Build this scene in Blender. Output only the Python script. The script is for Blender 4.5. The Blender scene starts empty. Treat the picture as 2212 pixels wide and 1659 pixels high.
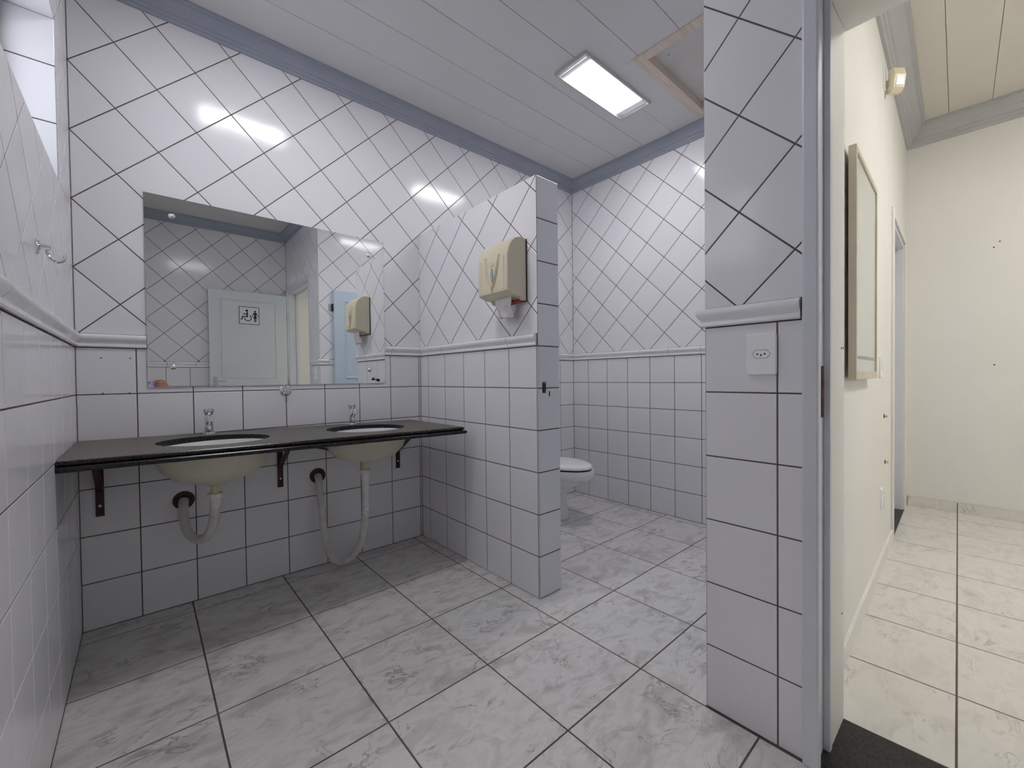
import bpy, bmesh, math, random
from mathutils import Vector, Matrix
random.seed(7)
PI = math.pi
scene = bpy.context.scene
COL = scene.collection

# ------------------------------------------------------------------ camera
CAM = Vector((0.21, -2.5057, 1.0528))
YAW, PITCH, ROLL, FPX = 0.7214, 0.0158, -0.0115, 905.7194
F_ = Vector((math.sin(YAW)*math.cos(PITCH), math.cos(YAW)*math.cos(PITCH), -math.sin(PITCH)))
R0 = Vector((math.cos(YAW), -math.sin(YAW), 0)); U0 = R0.cross(F_)
R_ = R0*math.cos(ROLL) + U0*math.sin(ROLL); U_ = -R0*math.sin(ROLL) + U0*math.cos(ROLL)
cd = bpy.data.cameras.new('camera'); cam = bpy.data.objects.new('camera', cd); COL.objects.link(cam)
cd.sensor_fit = 'HORIZONTAL'; cd.sensor_width = 36.0; cd.lens = 36.0*FPX/2212.0
cd.clip_start = 0.01; cd.clip_end = 60
M = Matrix((R_, U_, -F_)).transposed().to_4x4(); M.translation = CAM
cam.matrix_world = M
scene.camera = cam

# ------------------------------------------------------------------ world, exposure
w = bpy.data.worlds.new('world'); scene.world = w; w.use_nodes = True
bg = w.node_tree.nodes['Background']
bg.inputs[0].default_value = (0.89, 0.90, 1.0, 1); bg.inputs[1].default_value = 1.5
vs = scene.view_settings
vs.view_transform = 'Standard'; vs.look = 'None'; vs.gamma = 1.0; vs.use_curve_mapping = False
vs.exposure = 1.32
scene.cycles.max_bounces = 14; scene.cycles.diffuse_bounces = 8; scene.cycles.glossy_bounces = 6
LAMP_BATH = 10.9      # emission of the two bathroom diffusers
LAMP_HALL = 38.5     # emission of the corridor diffuser

# daylight enters only through the high window: a sampling portal fills the opening
pl_ = bpy.data.lights.new('window_portal', 'AREA'); pl_.shape = 'RECTANGLE'; pl_.size = 1.2; pl_.size_y = 0.55; pl_.cycles.is_portal = True
po_ = bpy.data.objects.new('window_portal', pl_); COL.objects.link(po_); po_.location = (-0.19, -0.94, 2.05); po_.rotation_euler = (0, -PI/2, 0)
po_.rotation_euler = (PI/2, 0, -PI/2)

# ------------------------------------------------------------------ materials
def mat(name, col, rough=0.5, metal=0.0, spec=0.5, coat=0.0, emit=None, estr=0.0, trans=0.0, ior=1.45):
    m = bpy.data.materials.new(name); m.use_nodes = True
    b = m.node_tree.nodes['Principled BSDF']
    b.inputs['Base Color'].default_value = (*col, 1); b.inputs['Roughness'].default_value = rough
    b.inputs['Metallic'].default_value = metal; b.inputs['Specular IOR Level'].default_value = spec
    b.inputs['Coat Weight'].default_value = coat; b.inputs['IOR'].default_value = ior
    b.inputs['Transmission Weight'].default_value = trans
    if emit: b.inputs['Emission Color'].default_value = (*emit, 1); b.inputs['Emission Strength'].default_value = estr
    return m
def nodes(m): return m.node_tree.nodes, m.node_tree.links, m.node_tree.nodes['Principled BSDF']
def mixrgb(N, L, fac, a, b, mode='MIX'):
    n = N.new('ShaderNodeMix'); n.data_type = 'RGBA'; n.blend_type = mode
    for sock, v in ((n.inputs[0], fac), (n.inputs[6], a), (n.inputs[7], b)):
        if hasattr(v, 'links'): L.new(v, sock)
        elif isinstance(v, (int, float)): sock.default_value = v
        else: sock.default_value = (*v, 1)
    return n.outputs[2]
def noise(N, L, vec, scale, detail=4, rough=0.55, dist=0.0):
    n = N.new('ShaderNodeTexNoise'); n.inputs['Scale'].default_value = scale; n.inputs['Detail'].default_value = detail
    n.inputs['Roughness'].default_value = rough; n.inputs['Distortion'].default_value = dist
    if vec is not None: L.new(vec, n.inputs['Vector'])
    return n.outputs['Fac']
def ramp(N, L, fac, stops):
    r = N.new('ShaderNodeValToRGB'); e = r.color_ramp.elements
    while len(e) < len(stops): e.new(0.5)
    for el, (p, c) in zip(e, stops): el.position = p; el.color = (*c, 1) if len(c) == 3 else c
    L.new(fac, r.inputs[0]); return r.outputs['Color']
def coords(N, L, which='Object', rnd=False, amount=37.0):
    t = N.new('ShaderNodeTexCoord'); v = t.outputs[which]
    if rnd:
        oi = N.new('ShaderNodeObjectInfo'); mu = N.new('ShaderNodeMath'); mu.operation = 'MULTIPLY'; mu.inputs[1].default_value = amount
        L.new(oi.outputs['Random'], mu.inputs[0])
        a = N.new('ShaderNodeVectorMath'); a.operation = 'ADD'; L.new(v, a.inputs[0]); L.new(mu.outputs[0], a.inputs[1]); v = a.outputs[0]
    return v
def bump(N, L, B, h, strength, dist):
    b = N.new('ShaderNodeBump'); b.inputs['Strength'].default_value = strength; b.inputs['Distance'].default_value = dist
    L.new(h, b.inputs['Height']); L.new(b.outputs[0], B.inputs['Normal'])

MT = {}
def tile_material(name, c0, c1, rough):
    m = mat(name, c0, rough, spec=0.5); N, L, B = nodes(m)
    oi = N.new('ShaderNodeObjectInfo')
    c = mixrgb(N, L, oi.outputs['Random'], c0, c1)
    v = coords(N, L, 'Object', True)
    f = noise(N, L, v, 3.0, 3)
    c = mixrgb(N, L, ramp(N, L, f, [(0.35, (0, 0, 0)), (0.75, (0.35,)*3)]), c, tuple(x*0.93 for x in c0))
    L.new(c, B.inputs['Base Color'])
    bump(N, L, B, noise(N, L, v, 9.0, 2), 0.16, 0.004)
    return m
MT['tile'] = tile_material('glazed_wall_tile', (0.815, 0.808, 0.835), (0.78, 0.773, 0.80), 0.135)
MT['listel'] = tile_material('glazed_border_tile', (0.87, 0.86, 0.88), (0.84, 0.83, 0.85), 0.12)
# grout
m = mat('brown_grout', (0.10, 0.075, 0.07), 0.9, spec=0.2); N, L, B = nodes(m)
v = coords(N, L, 'Object'); L.new(mixrgb(N, L, noise(N, L, v, 6, 4), (0.085, 0.066, 0.062), (0.20, 0.158, 0.148)), B.inputs['Base Color']); MT['grout'] = m
# marble-look floor tiles
def marble(name, light, mid, vein, rough):
    m = mat(name, mid, rough, spec=0.45); N, L, B = nodes(m)
    v = coords(N, L, 'Object', True, 91.0)
    mp = N.new('ShaderNodeMapping'); mp.inputs['Rotation'].default_value = (0, 0, 0.6); mp.inputs['Scale'].default_value = (1.0, 1.9, 1)
    L.new(v, mp.inputs['Vector']); v2 = mp.outputs[0]
    c = ramp(N, L, noise(N, L, v2, 5.5, 7, 0.62, 0.6), [(0.36, mid), (0.52, light), (0.66, tuple(0.5*(a+b) for a, b in zip(light, mid)))])
    n2 = noise(N, L, v2, 4.2, 6, 0.6, 1.2)
    a = N.new('ShaderNodeMath'); a.operation = 'SUBTRACT'; a.inputs[1].default_value = 0.5; L.new(n2, a.inputs[0])
    b = N.new('ShaderNodeMath'); b.operation = 'ABSOLUTE'; L.new(a.outputs[0], b.inputs[0])
    line = ramp(N, L, b.outputs[0], [(0.0, (1, 1, 1)), (0.022, (0, 0, 0))])
    mask = ramp(N, L, noise(N, L, v, 7.0, 3), [(0.48, (0, 0, 0)), (0.62, (1, 1, 1))])
    f = mixrgb(N, L, 1.0, line, mask, 'MULTIPLY')
    f2 = mixrgb(N, L, 1.0, f, (0.8, 0.8, 0.8), 'MULTIPLY')
    c = mixrgb(N, L, f2, c, vein)
    cl = ramp(N, L, noise(N, L, v2, 9.0, 5, 0.6, 0.8), [(0.56, (0, 0, 0)), (0.72, (0.55,)*3)])
    c = mixrgb(N, L, cl, c, tuple(0.6*x+0.4*y for x, y in zip(vein, mid)))
    L.new(c, B.inputs['Base Color']); return m
MT['floor'] = marble('marble_floor_tile', (0.77, 0.755, 0.735), (0.57, 0.55, 0.525), (0.26, 0.23, 0.215), 0.33)
MT['floor2'] = marble('cream_marble_tile', (0.72, 0.70, 0.66), (0.64, 0.62, 0.58), (0.44, 0.40, 0.36), 0.33)
def noisy(name, c0, c1, scale, rough, **k):
    m = mat(name, c0, rough, **k); N, L, B = nodes(m); v = coords(N, L, 'Object', True)
    f = noise(N, L, v, scale, 5); L.new(mixrgb(N, L, ramp(N, L, f, [(0.35, (0, 0, 0)), (0.7, (1, 1, 1))]), c0, c1), B.inputs['Base Color']); return m
MT['plaster'] = noisy('cream_wall_paint', (0.79, 0.78, 0.75), (0.76, 0.75, 0.72), 2.0, 0.55, spec=0.35)
MT['ceiling'] = noisy('ceiling_panel_plastic', (0.66, 0.655, 0.655), (0.63, 0.625, 0.625), 1.5, 0.5, spec=0.3)
MT['gap'] = noisy('dark_joint', (0.05, 0.05, 0.05), (0.08, 0.08, 0.08), 3, 0.9)
MT['ceiling2'] = noisy('hall_ceiling_panel', (0.72, 0.69, 0.63), (0.69, 0.66, 0.60), 1.5, 0.5, spec=0.3)
MT['gap2'] = noisy('hall_ceiling_joint', (0.42, 0.39, 0.34), (0.46, 0.42, 0.37), 3, 0.8)
MT['cornice'] = noisy('blue_grey_cornice', (0.37, 0.395, 0.46), (0.34, 0.365, 0.43), 5, 0.55, spec=0.3)
MT['cornice2'] = noisy('grey_hall_cornice', (0.50, 0.50, 0.52), (0.47, 0.47, 0.49), 5, 0.55, spec=0.3)
MT['frame'] = noisy('blue_grey_frame_paint', (0.68, 0.69, 0.74), (0.65, 0.66, 0.71), 4, 0.38)
MT['door'] = noisy('pale_blue_door_paint', (0.70, 0.74, 0.765), (0.67, 0.71, 0.735), 4, 0.35)
MT['stalldoor'] = noisy('light_blue_door_paint', (0.58, 0.67, 0.76), (0.55, 0.64, 0.73), 4, 0.35)
# granite
m = mat('dark_granite', (0.03, 0.026, 0.025), 0.24, spec=0.45); N, L, B = nodes(m); v = coords(N, L, 'Object')
L.new(ramp(N, L, noise(N, L, v, 160, 3), [(0.40, (0.008, 0.008, 0.009)), (0.58, (0.016, 0.015, 0.015)), (0.75, (0.05, 0.045, 0.042))]), B.inputs['Base Color']); MT['granite'] = m
m = mat('honed_granite_top', (0.1, 0.09, 0.08), 0.42, spec=0.5); N, L, B = nodes(m); v = coords(N, L, 'Object')
L.new(ramp(N, L, noise(N, L, v, 140, 3), [(0.38, (0.085, 0.073, 0.065)), (0.58, (0.15, 0.130, 0.115)), (0.75, (0.22, 0.195, 0.175))]), B.inputs['Base Color']); MT['granite_top'] = m
m = mat('black_granite_sill', (0.02, 0.02, 0.02), 0.35, spec=0.4); N, L, B = nodes(m); v = coords(N, L, 'Object')
L.new(ramp(N, L, noise(N, L, v, 150, 3), [(0.4, (0.010, 0.010, 0.011)), (0.7, (0.04, 0.035, 0.032))]), B.inputs['Base Color']); MT['sill'] = m
MT['white_ceramic'] = noisy('white_ceramic', (0.80, 0.80, 0.80), (0.77, 0.77, 0.78), 3, 0.12, coat=0.3)
MT['raw_ceramic'] = noisy('cream_unglazed_ceramic', (0.60, 0.57, 0.47), (0.54, 0.51, 0.41), 8, 0.5)
MT['chrome'] = noisy('chrome', (0.80, 0.81, 0.83), (0.70, 0.71, 0.73), 12, 0.10, metal=1.0)
MT['steel'] = noisy('brushed_steel', (0.55, 0.55, 0.56), (0.42, 0.42, 0.43), 20, 0.32, metal=1.0)
MT['mirror'] = noisy('mirror_silver', (0.90, 0.92, 0.91), (0.89, 0.91, 0.90), 2, 0.0, metal=1.0)
MT['glass_edge'] = noisy('green_glass_edge', (0.16, 0.22, 0.20), (0.12, 0.18, 0.16), 10, 0.15)
MT['pipe'] = noisy('white_pipe_plastic', (0.74, 0.73, 0.71), (0.60, 0.57, 0.53), 14, 0.35)
MT['tailpiece'] = noisy('yellowed_plastic', (0.62, 0.58, 0.34), (0.55, 0.51, 0.30), 10, 0.4)
MT['dirty'] = noisy('dark_plug_hole', (0.05, 0.03, 0.025), (0.10, 0.06, 0.05), 30, 0.8)
MT['iron'] = noisy('oxblood_iron_paint', (0.055, 0.012, 0.010), (0.040, 0.008, 0.008), 20, 0.45)
MT['cream'] = noisy('cream_plastic', (0.74, 0.67, 0.50), (0.70, 0.63, 0.47), 4, 0.28)
MT['white_plastic'] = noisy('white_plastic', (0.93, 0.93, 0.935), (0.91, 0.91, 0.915), 4, 0.16)
MT['grey_lens'] = noisy('blue_grey_window', (0.14, 0.18, 0.25), (0.24, 0.28, 0.34), 10, 0.1)
MT['logo'] = noisy('faded_print', (0.66, 0.56, 0.45), (0.68, 0.59, 0.47), 30, 0.4)
MT['paper'] = noisy('tissue_paper', (0.76, 0.72, 0.73), (0.70, 0.66, 0.67), 25, 0.9, spec=0.1)
MT['red'] = noisy('red_plastic', (0.35, 0.05, 0.04), (0.25, 0.03, 0.03), 10, 0.4)
MT['black'] = noisy('black_plastic', (0.012, 0.012, 0.013), (0.02, 0.02, 0.02), 10, 0.35)
MT['ink'] = noisy('black_sign_print', (0.010, 0.011, 0.015), (0.015, 0.016, 0.02), 10, 0.5)
MT['sign'] = noisy('sign_plate', (0.74, 0.78, 0.80), (0.72, 0.76, 0.78), 4, 0.3)
MT['rubber'] = noisy('dark_hose', (0.03, 0.03, 0.032), (0.06, 0.06, 0.06), 40, 0.5)
m = mat('bare_hatch_wood', (0.5, 0.4, 0.3), 0.6); N, L, B = nodes(m); v = coords(N, L, 'Object', True)
mp = N.new('ShaderNodeMapping'); mp.inputs['Scale'].default_value = (2, 30, 30); L.new(v, mp.inputs[0])
L.new(ramp(N, L, noise(N, L, mp.outputs[0], 2.0, 5), [(0.3, (0.60, 0.50, 0.42)), (0.7, (0.74, 0.65, 0.56))]), B.inputs['Base Color']); MT['wood'] = m
MT['panel'] = noisy('hatch_panel', (0.62, 0.61, 0.59), (0.55, 0.53, 0.50), 5, 0.5)
MT['lampframe'] = noisy('lamp_frame_metal', (0.62, 0.60, 0.58), (0.52, 0.50, 0.48), 6, 0.35, metal=0.4)
MT['reflector'] = noisy('lamp_reflector', (0.62, 0.62, 0.64), (0.55, 0.55, 0.57), 6, 0.3, metal=0.3)
MT['lamp'] = mat('lamp_diffuser', (0.9, 0.9, 0.9), 0.4, emit=(1.0, 0.988, 1.005), estr=LAMP_BATH)
MT['lamphall'] = mat('hall_lamp_diffuser', (0.9, 0.9, 0.9), 0.4, emit=(1.0, 0.98, 0.94), estr=LAMP_HALL)
MT['board'] = noisy('white_board_surface', (0.66, 0.68, 0.64), (0.63, 0.65, 0.61), 3, 0.22)
MT['boardframe'] = noisy('cream_wood_frame', (0.62, 0.57, 0.46), (0.56, 0.51, 0.41), 8, 0.45)
MT['boardline'] = noisy('grey_line', (0.30, 0.32, 0.32), (0.34, 0.36, 0.36), 8, 0.4)
MT['darkwindow'] = noisy('dark_window_metal', (0.035, 0.018, 0.018), (0.025, 0.014, 0.014), 20, 0.4)
m = bpy.data.materials.new('window_pane'); m.use_nodes = True; N = m.node_tree.nodes; L = m.node_tree.links; N.clear()
t1 = N.new('ShaderNodeBsdfTransparent'); t1.inputs[0].default_value = (0.92, 0.94, 0.95, 1); t2 = N.new('ShaderNodeBsdfGlossy'); t2.inputs['Roughness'].default_value = 0.05
mx = N.new('ShaderNodeMixShader'); mx.inputs[0].default_value = 0.08; L.new(t1.outputs[0], mx.inputs[1]); L.new(t2.outputs[0], mx.inputs[2])
ou = N.new('ShaderNodeOutputMaterial'); L.new(mx.outputs[0], ou.inputs[0]); MT['pane'] = m
MT['rust'] = noisy('rusty_steel', (0.10, 0.045, 0.03), (0.035, 0.02, 0.018), 40, 0.7)
MT['skin'] = noisy('skin', (0.55, 0.30, 0.23), (0.48, 0.24, 0.18), 30, 0.5)
MT['phone'] = noisy('lavender_phone', (0.52, 0.47, 0.72), (0.48, 0.43, 0.68), 10, 0.25)
MT['scuff'] = noisy('wall_filler', (0.80, 0.79, 0.76), (0.76, 0.75, 0.72), 20, 0.6)

# ------------------------------------------------------------------ mesh helpers
def tag(o, label=None, cat=None, group=None, kind=None):
    if label: o['label'] = label
    if cat: o['category'] = cat
    if group: o['group'] = group
    if kind: o['kind'] = kind
    return o
def empty(name, loc=(0, 0, 0), rot=(0, 0, 0)):
    o = bpy.data.objects.new(name, None); o.empty_display_size = 0.1; COL.objects.link(o)
    o.location = loc; o.rotation_euler = rot; return o
class MB:
    def __init__(s): s.v = []; s.f = []; s.m = []; s.cur = 0
    def face(s, idx): s.f.append(tuple(idx)); s.m.append(s.cur)
    def add(s, vs, fs):
        b = len(s.v); s.v += [tuple(x) for x in vs]
        for f in fs: s.face([b+i for i in f])
        return s
    def box(s, x0, x1, y0, y1, z0, z1):
        x0, x1 = min(x0, x1), max(x0, x1); y0, y1 = min(y0, y1), max(y0, y1); z0, z1 = min(z0, z1), max(z0, z1)
        return s.add([(x0, y0, z0), (x1, y0, z0), (x1, y1, z0), (x0, y1, z0), (x0, y0, z1), (x1, y0, z1), (x1, y1, z1), (x0, y1, z1)],
                     [(0, 3, 2, 1), (4, 5, 6, 7), (0, 1, 5, 4), (1, 2, 6, 5), (2, 3, 7, 6), (3, 0, 4, 7)])
    def loft(s, rings, cap0=True, cap1=True, closed=True):
        n = len(rings[0]); b = len(s.v)
        for r in rings: s.v += [tuple(p) for p in r]
        for i in range(len(rings)-1):
            for j in range(n if closed else n-1):
                k = (j+1) % n; s.face((b+i*n+j, b+i*n+k, b+(i+1)*n+k, b+(i+1)*n+j))
        if cap0: s.face([b+j for j in reversed(range(n))])
        if cap1: s.face([b+(len(rings)-1)*n+j for j in range(n)])
        return s
    def lathe(s, prof, origin=(0, 0, 0), axis=(0, 0, 1), seg=24, cap0=True, cap1=True):
        a = Vector(axis).normalized(); t = Vector((1, 0, 0)) if abs(a.x) < 0.9 else Vector((0, 1, 0))
        u = a.cross(t).normalized(); w_ = a.cross(u); o = Vector(origin)
        return s.loft([[o + a*h + (u*math.cos(2*PI*k/seg) + w_*math.sin(2*PI*k/seg))*max(r, 1e-5) for k in range(seg)] for r, h in prof], cap0, cap1)
    def tube(s, pts, rad, seg=10):
        pts = [Vector(p) for p in pts]; n = len(pts); rings = []
        t0 = (pts[1]-pts[0]).normalized(); u = t0.orthogonal().normalized()
        for i, p in enumerate(pts):
            t = (pts[min(i+1, n-1)] - pts[max(i-1, 0)]).normalized()
            u = (u - t*u.dot(t)).normalized(); w_ = t.cross(u); r = rad(i) if callable(rad) else rad
            rings.append([p + (u*math.cos(2*PI*k/seg) + w_*math.sin(2*PI*k/seg))*r for k in range(seg)])
        return s.loft(rings)
    def prism(s, poly, a, b, fn):
        """extrude 2-D polygon: fn(p, t) -> 3-D point for t in (a, b)"""
        return s.loft([[fn(p, a) for p in poly], [fn(p, b) for p in poly]])
    def mesh(s, name, mats, smooth=False, bevel=0.0, seg=2, angle=0.6):
        me = bpy.data.meshes.new(name); me.from_pydata(s.v, [], s.f)
        for mm in mats: me.materials.append(MT[mm])
        for p, i in zip(me.polygons, s.m): p.material_index = i
        bm = bmesh.new(); bm.from_mesh(me)
        bmesh.ops.recalc_face_normals(bm, faces=bm.faces)
        if bevel:
            ed = [e for e in bm.edges if len(e.link_faces) == 2 and e.calc_face_angle(0) > 0.5]
            bmesh.ops.bevel(bm, geom=ed, offset=bevel, segments=seg, profile=0.5, affect='EDGES', clamp_overlap=True)
        if smooth:
            for f in bm.faces: f.smooth = True
            for e in bm.edges:
                if len(e.link_faces) == 2 and e.calc_face_angle(0) > angle: e.smooth = False
        bm.to_mesh(me); bm.free(); return me
    def build(s, name, mats, parent=None, loc=(0, 0, 0), rot=(0, 0, 0), **k):
        if isinstance(mats, str): mats = [mats]
        o = bpy.data.objects.new(name, s.mesh(name, mats, **k)); COL.objects.link(o)
        o.parent = parent; o.location = loc; o.rotation_euler = rot; return o
def box(name, m, x0, x1, y0, y1, z0, z1, parent=None, bevel=0.0, **k):
    cx, cy, cz = (x0+x1)/2, (y0+y1)/2, (z0+z1)/2
    return MB().box(x0-cx, x1-cx, y0-cy, y1-cy, z0-cz, z1-cz).build(name, m, parent, (cx, cy, cz), bevel=bevel, **k)
def smoothpath(pts, n=8):
    P = [Vector(p) for p in pts]; out = []
    for i in range(len(P)-1):
        p0, p1, p2, p3 = P[max(i-1, 0)], P[i], P[i+1], P[min(i+2, len(P)-1)]
        for k in range(n):
            t = k/n; out.append(0.5*((2*p1)+(p2-p0)*t+(2*p0-5*p1+4*p2-p3)*t*t+(3*p1-p0-3*p2+p3)*t**3))
    out.append(P[-1]); return out
def resample(P, step):
    out = [P[0].copy()]; acc = 0
    for a, b in zip(P, P[1:]):
        d = (b-a).length; pos = step-acc
        while pos <= d: out.append(a + (b-a)*(pos/d)); pos += step
        acc = (acc+d) % step
    return out
def rrect(w_, h, r, n=5):
    pts = []
    for cx, cy, a0 in ((w_/2-r, h/2-r, 0), (-w_/2+r, h/2-r, PI/2), (-w_/2+r, -h/2+r, PI), (w_/2-r, -h/2+r, 1.5*PI)):
        for k in range(n+1): a = a0 + PI/2*k/n; pts.append((cx+r*math.cos(a), cy+r*math.sin(a)))
    return pts

# ------------------------------------------------------------------ tiling
def clip(poly, rect):
    u0, u1, v0, v1 = rect
    for ax, val, sg in ((0, u0, 1), (0, u1, -1), (1, v0, 1), (1, v1, -1)):
        out = []
        for i in range(len(poly)):
            a, b = poly[i], poly[(i+1) % len(poly)]
            da, db = sg*(a[ax]-val), sg*(b[ax]-val)
            if da >= 0: out.append(a)
            if (da >= 0) != (db >= 0):
                t = da/(da-db); out.append((a[0]+(b[0]-a[0])*t, a[1]+(b[1]-a[1])*t))
        poly = out
        if len(poly) < 3: return []
    res = []
    for p in poly:
        if not res or math.dist(p, res[-1]) > 1e-4: res.append(p)
    if len(res) > 1 and math.dist(res[0], res[-1]) < 1e-4: res.pop()
    return res if len(res) >= 3 else []
def area(p): return 0.5*sum(p[i][0]*p[(i+1) % len(p)][1]-p[(i+1) % len(p)][0]*p[i][1] for i in range(len(p)))
def inset(p, d):
    n = len(p); out = []
    for i in range(n):
        a, b, c = p[i-1], p[i], p[(i+1) % n]
        e1 = (b[0]-a[0], b[1]-a[1]); e2 = (c[0]-b[0], c[1]-b[1])
        l1 = math.hypot(*e1); l2 = math.hypot(*e2)
        n1 = (-e1[1]/l1, e1[0]/l1); n2 = (-e2[1]/l2, e2[0]/l2)
        k = 1+n1[0]*n2[0]+n1[1]*n2[1]
        if k < 0.15: k = 0.15
        out.append((b[0]+d*(n1[0]+n2[0])/k, b[1]+d*(n1[1]+n2[1])/k))
    return out
def tile_mesh(poly, h, b, m, back=0.0):
    if area(poly) < 0: poly = poly[::-1]
    q = inset(poly, b)
    if area(q) <= 0: q = [(sum(x[0] for x in poly)/len(poly)*0.5+p[0]*0.5, sum(x[1] for x in poly)/len(poly)*0.5+p[1]*0.5) for p in poly]
    s = MB(); s.loft([[(u, v, -back) for u, v in poly], [(u, v, h-b*0.6) for u, v in poly], [(u, v, h) for u, v in q]])
    return s.mesh('tile', [m])
FULL = {}
def put_tile(parent, name, me, O, U, V, Nn, c):
    o = bpy.data.objects.new(name, me); COL.objects.link(o); o.parent = parent
    Mx = Matrix((U, V, Nn)).transposed().to_4x4(); Mx.translation = O + U*c[0] + V*c[1]
    o.matrix_local = Mx; return o
def lay(parent, O, U, V, rect, pitch, node, diag, m='tile', name='tile', g=0.0044, h=0.0016, b=0.0010, edge=0.0016, hide=None):
    """O,U,V: wall plane frame; O lies in the grout plane. rect in (u,v); node: a lattice joint crossing."""
    O, U, V = Vector(O), Vector(U), Vector(V); Nn = U.cross(V)
    a = pitch; s = a-g; hs = s/2
    u0, u1, v0, v1 = rect; rc = (u0+edge, u1-edge, v0+edge, v1-edge)
    q = math.sqrt(0.5); ax = ((q, q), (-q, q)) if diag else ((1, 0), (0, 1))
    R = int(((u1-u0)+(v1-v0))/a)+4
    cu, cv = (u0+u1)/2, (v0+v1)/2
    # lattice index near the rect centre
    du, dv = cu-node[0], cv-node[1]
    i0 = round((du*ax[0][0]+dv*ax[0][1])/a); j0 = round((du*ax[1][0]+dv*ax[1][1])/a)
    for i in range(i0-R, i0+R):
        for j in range(j0-R, j0+R):
            c = (node[0]+(i+.5)*a*ax[0][0]+(j+.5)*a*ax[1][0], node[1]+(i+.5)*a*ax[0][1]+(j+.5)*a*ax[1][1])
            if c[0] < u0-a or c[0] > u1+a or c[1] < v0-a or c[1] > v1+a: continue
            P = [(c[0]+hs*(sx*ax[0][0]+sy*ax[1][0]), c[1]+hs*(sx*ax[0][1]+sy*ax[1][1])) for sx, sy in ((-1, -1), (1, -1), (1, 1), (-1, 1))]
            Q = clip(P, rc)
            if not Q or abs(area(Q)) < 1.2e-4: continue
            if hide and all(hide[0] < p[0] < hide[1] and hide[2] < p[1] < hide[3] for p in Q): continue
            if abs(area(Q)-s*s) < 1e-6:
                key = (round(s, 5), h, m)
                if key not in FULL: FULL[key] = tile_mesh([(-hs, -hs), (hs, -hs), (hs, hs), (-hs, hs)], h, b, m)
                U2 = U*ax[0][0]+V*ax[0][1]; V2 = U*ax[1][0]+V*ax[1][1]
                put_tile(parent, name, FULL[key], O+U*c[0]+V*c[1], U2, V2, Nn, (0, 0))
            else:
                cc = (sum(p[0] for p in Q)/len(Q), sum(p[1] for p in Q)/len(Q))
                put_tile(parent, name, tile_mesh([(p[0]-cc[0], p[1]-cc[1]) for p in Q], h, b, m), O, U, V, Nn, cc)
def lay_cells(parent, O, U, V, us, vs_, rect, m, name='tile', g=0.0055, h=0.0012, b=0.0008, edge=0.001):
    O, U, V = Vector(O), Vector(U), Vector(V); Nn = U.cross(V)
    u0, u1, v0, v1 = rect; rc = (u0+edge, u1-edge, v0+edge, v1-edge)
    for a0, a1 in zip(us, us[1:]):
        for b0, b1 in zip(vs_, vs_[1:]):
            Q = clip([(a0+g/2, b0+g/2), (a1-g/2, b0+g/2), (a1-g/2, b1-g/2), (a0+g/2, b1-g/2)], rc)
            if not Q or abs(area(Q)) < 1e-4: continue
            cc = (sum(p[0] for p in Q)/len(Q), sum(p[1] for p in Q)/len(Q))
            put_tile(parent, name, tile_mesh([(p[0]-cc[0], p[1]-cc[1]) for p in Q], h, b, m), O, U, V, Nn, cc)
X, Y, Z = (1, 0, 0), (0, 1, 0), (0, 0, 1)
T = 0.2; D2 = T*math.sqrt(2); GH = 0.0016
DADO0, DADO1 = 1.2, 1.258
PROF = [(0, 0.002), (0.007, 0.002), (0.0105, 0.006), (0.0105, 0.014), (0.008, 0.019), (0.010, 0.024), (0.016, 0.030), (0.0205, 0.038), (0.0215, 0.046), (0.019, 0.053), (0.013, 0.0572), (0.006, 0.058), (0, 0.058)]
def dado(parent, p0, p1, nrm, joints, m0=0, m1=0, z0=DADO0):
    """border pieces between p0 and p1 (xy); joints: distances of the gaps; m0/m1: +1 outer mitre, -1 inner mitre"""
    p0 = Vector((*p0, z0)); p1 = Vector((*p1, z0)); d = (p1-p0); Ln = d.length; d.normalize(); n = Vector((*nrm, 0))
    cuts = [0]+[j for j in joints if 0.012 < j < Ln-0.012]+[Ln]
    for k, (a, b) in enumerate(zip(cuts, cuts[1:])):
        ma = m0 if k == 0 else 0; mb = m1 if k == len(cuts)-2 else 0
        a2 = a+(0.0015 if not ma else 0.0003); b2 = b-(0.0015 if not mb else 0.0003); mid = (a+b)/2
        s = MB(); s.loft([[d*(a2-mid-ma*x)+n*x+Vector((0, 0, z)) for x, z in PROF], [d*(b2-mid+mb*x)+n*x+Vector((0, 0, z)) for x, z in PROF]])
        s.build('border_tile', 'listel', parent, p0+d*mid, smooth=True, angle=0.7)
CPROF = [(0.0, -0.092), (0.010, -0.092), (0.013, -0.086), (0.013, -0.078), (0.018, -0.076), (0.021, -0.068), (0.021, -0.062), (0.027, -0.059), (0.040, -0.040), (0.056, -0.022), (0.060, -0.012), (0.070, -0.010), (0.070, 0.0), (0.0, 0.0)]
def cornice(name, p0, p1, nrm, zc, m0, m1, label, m='cornice', sc=1.0):
    p0 = Vector((*p0, zc)); p1 = Vector((*p1, zc)); d = (p1-p0); Ln = d.length; d.normalize(); n = Vector((*nrm, 0)); mid = Ln/2
    s = MB(); s.loft([[d*(-mid-m0*x*sc)+n*x*sc+Vector((0, 0, z*sc)) for x, z in CPROF], [d*(mid+m1*x*sc)+n*x*sc+Vector((0, 0, z*sc)) for x, z in CPROF]])
    return tag(s.build(name, m, None, p0+d*mid), label, 'cornice', kind='structure')

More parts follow.
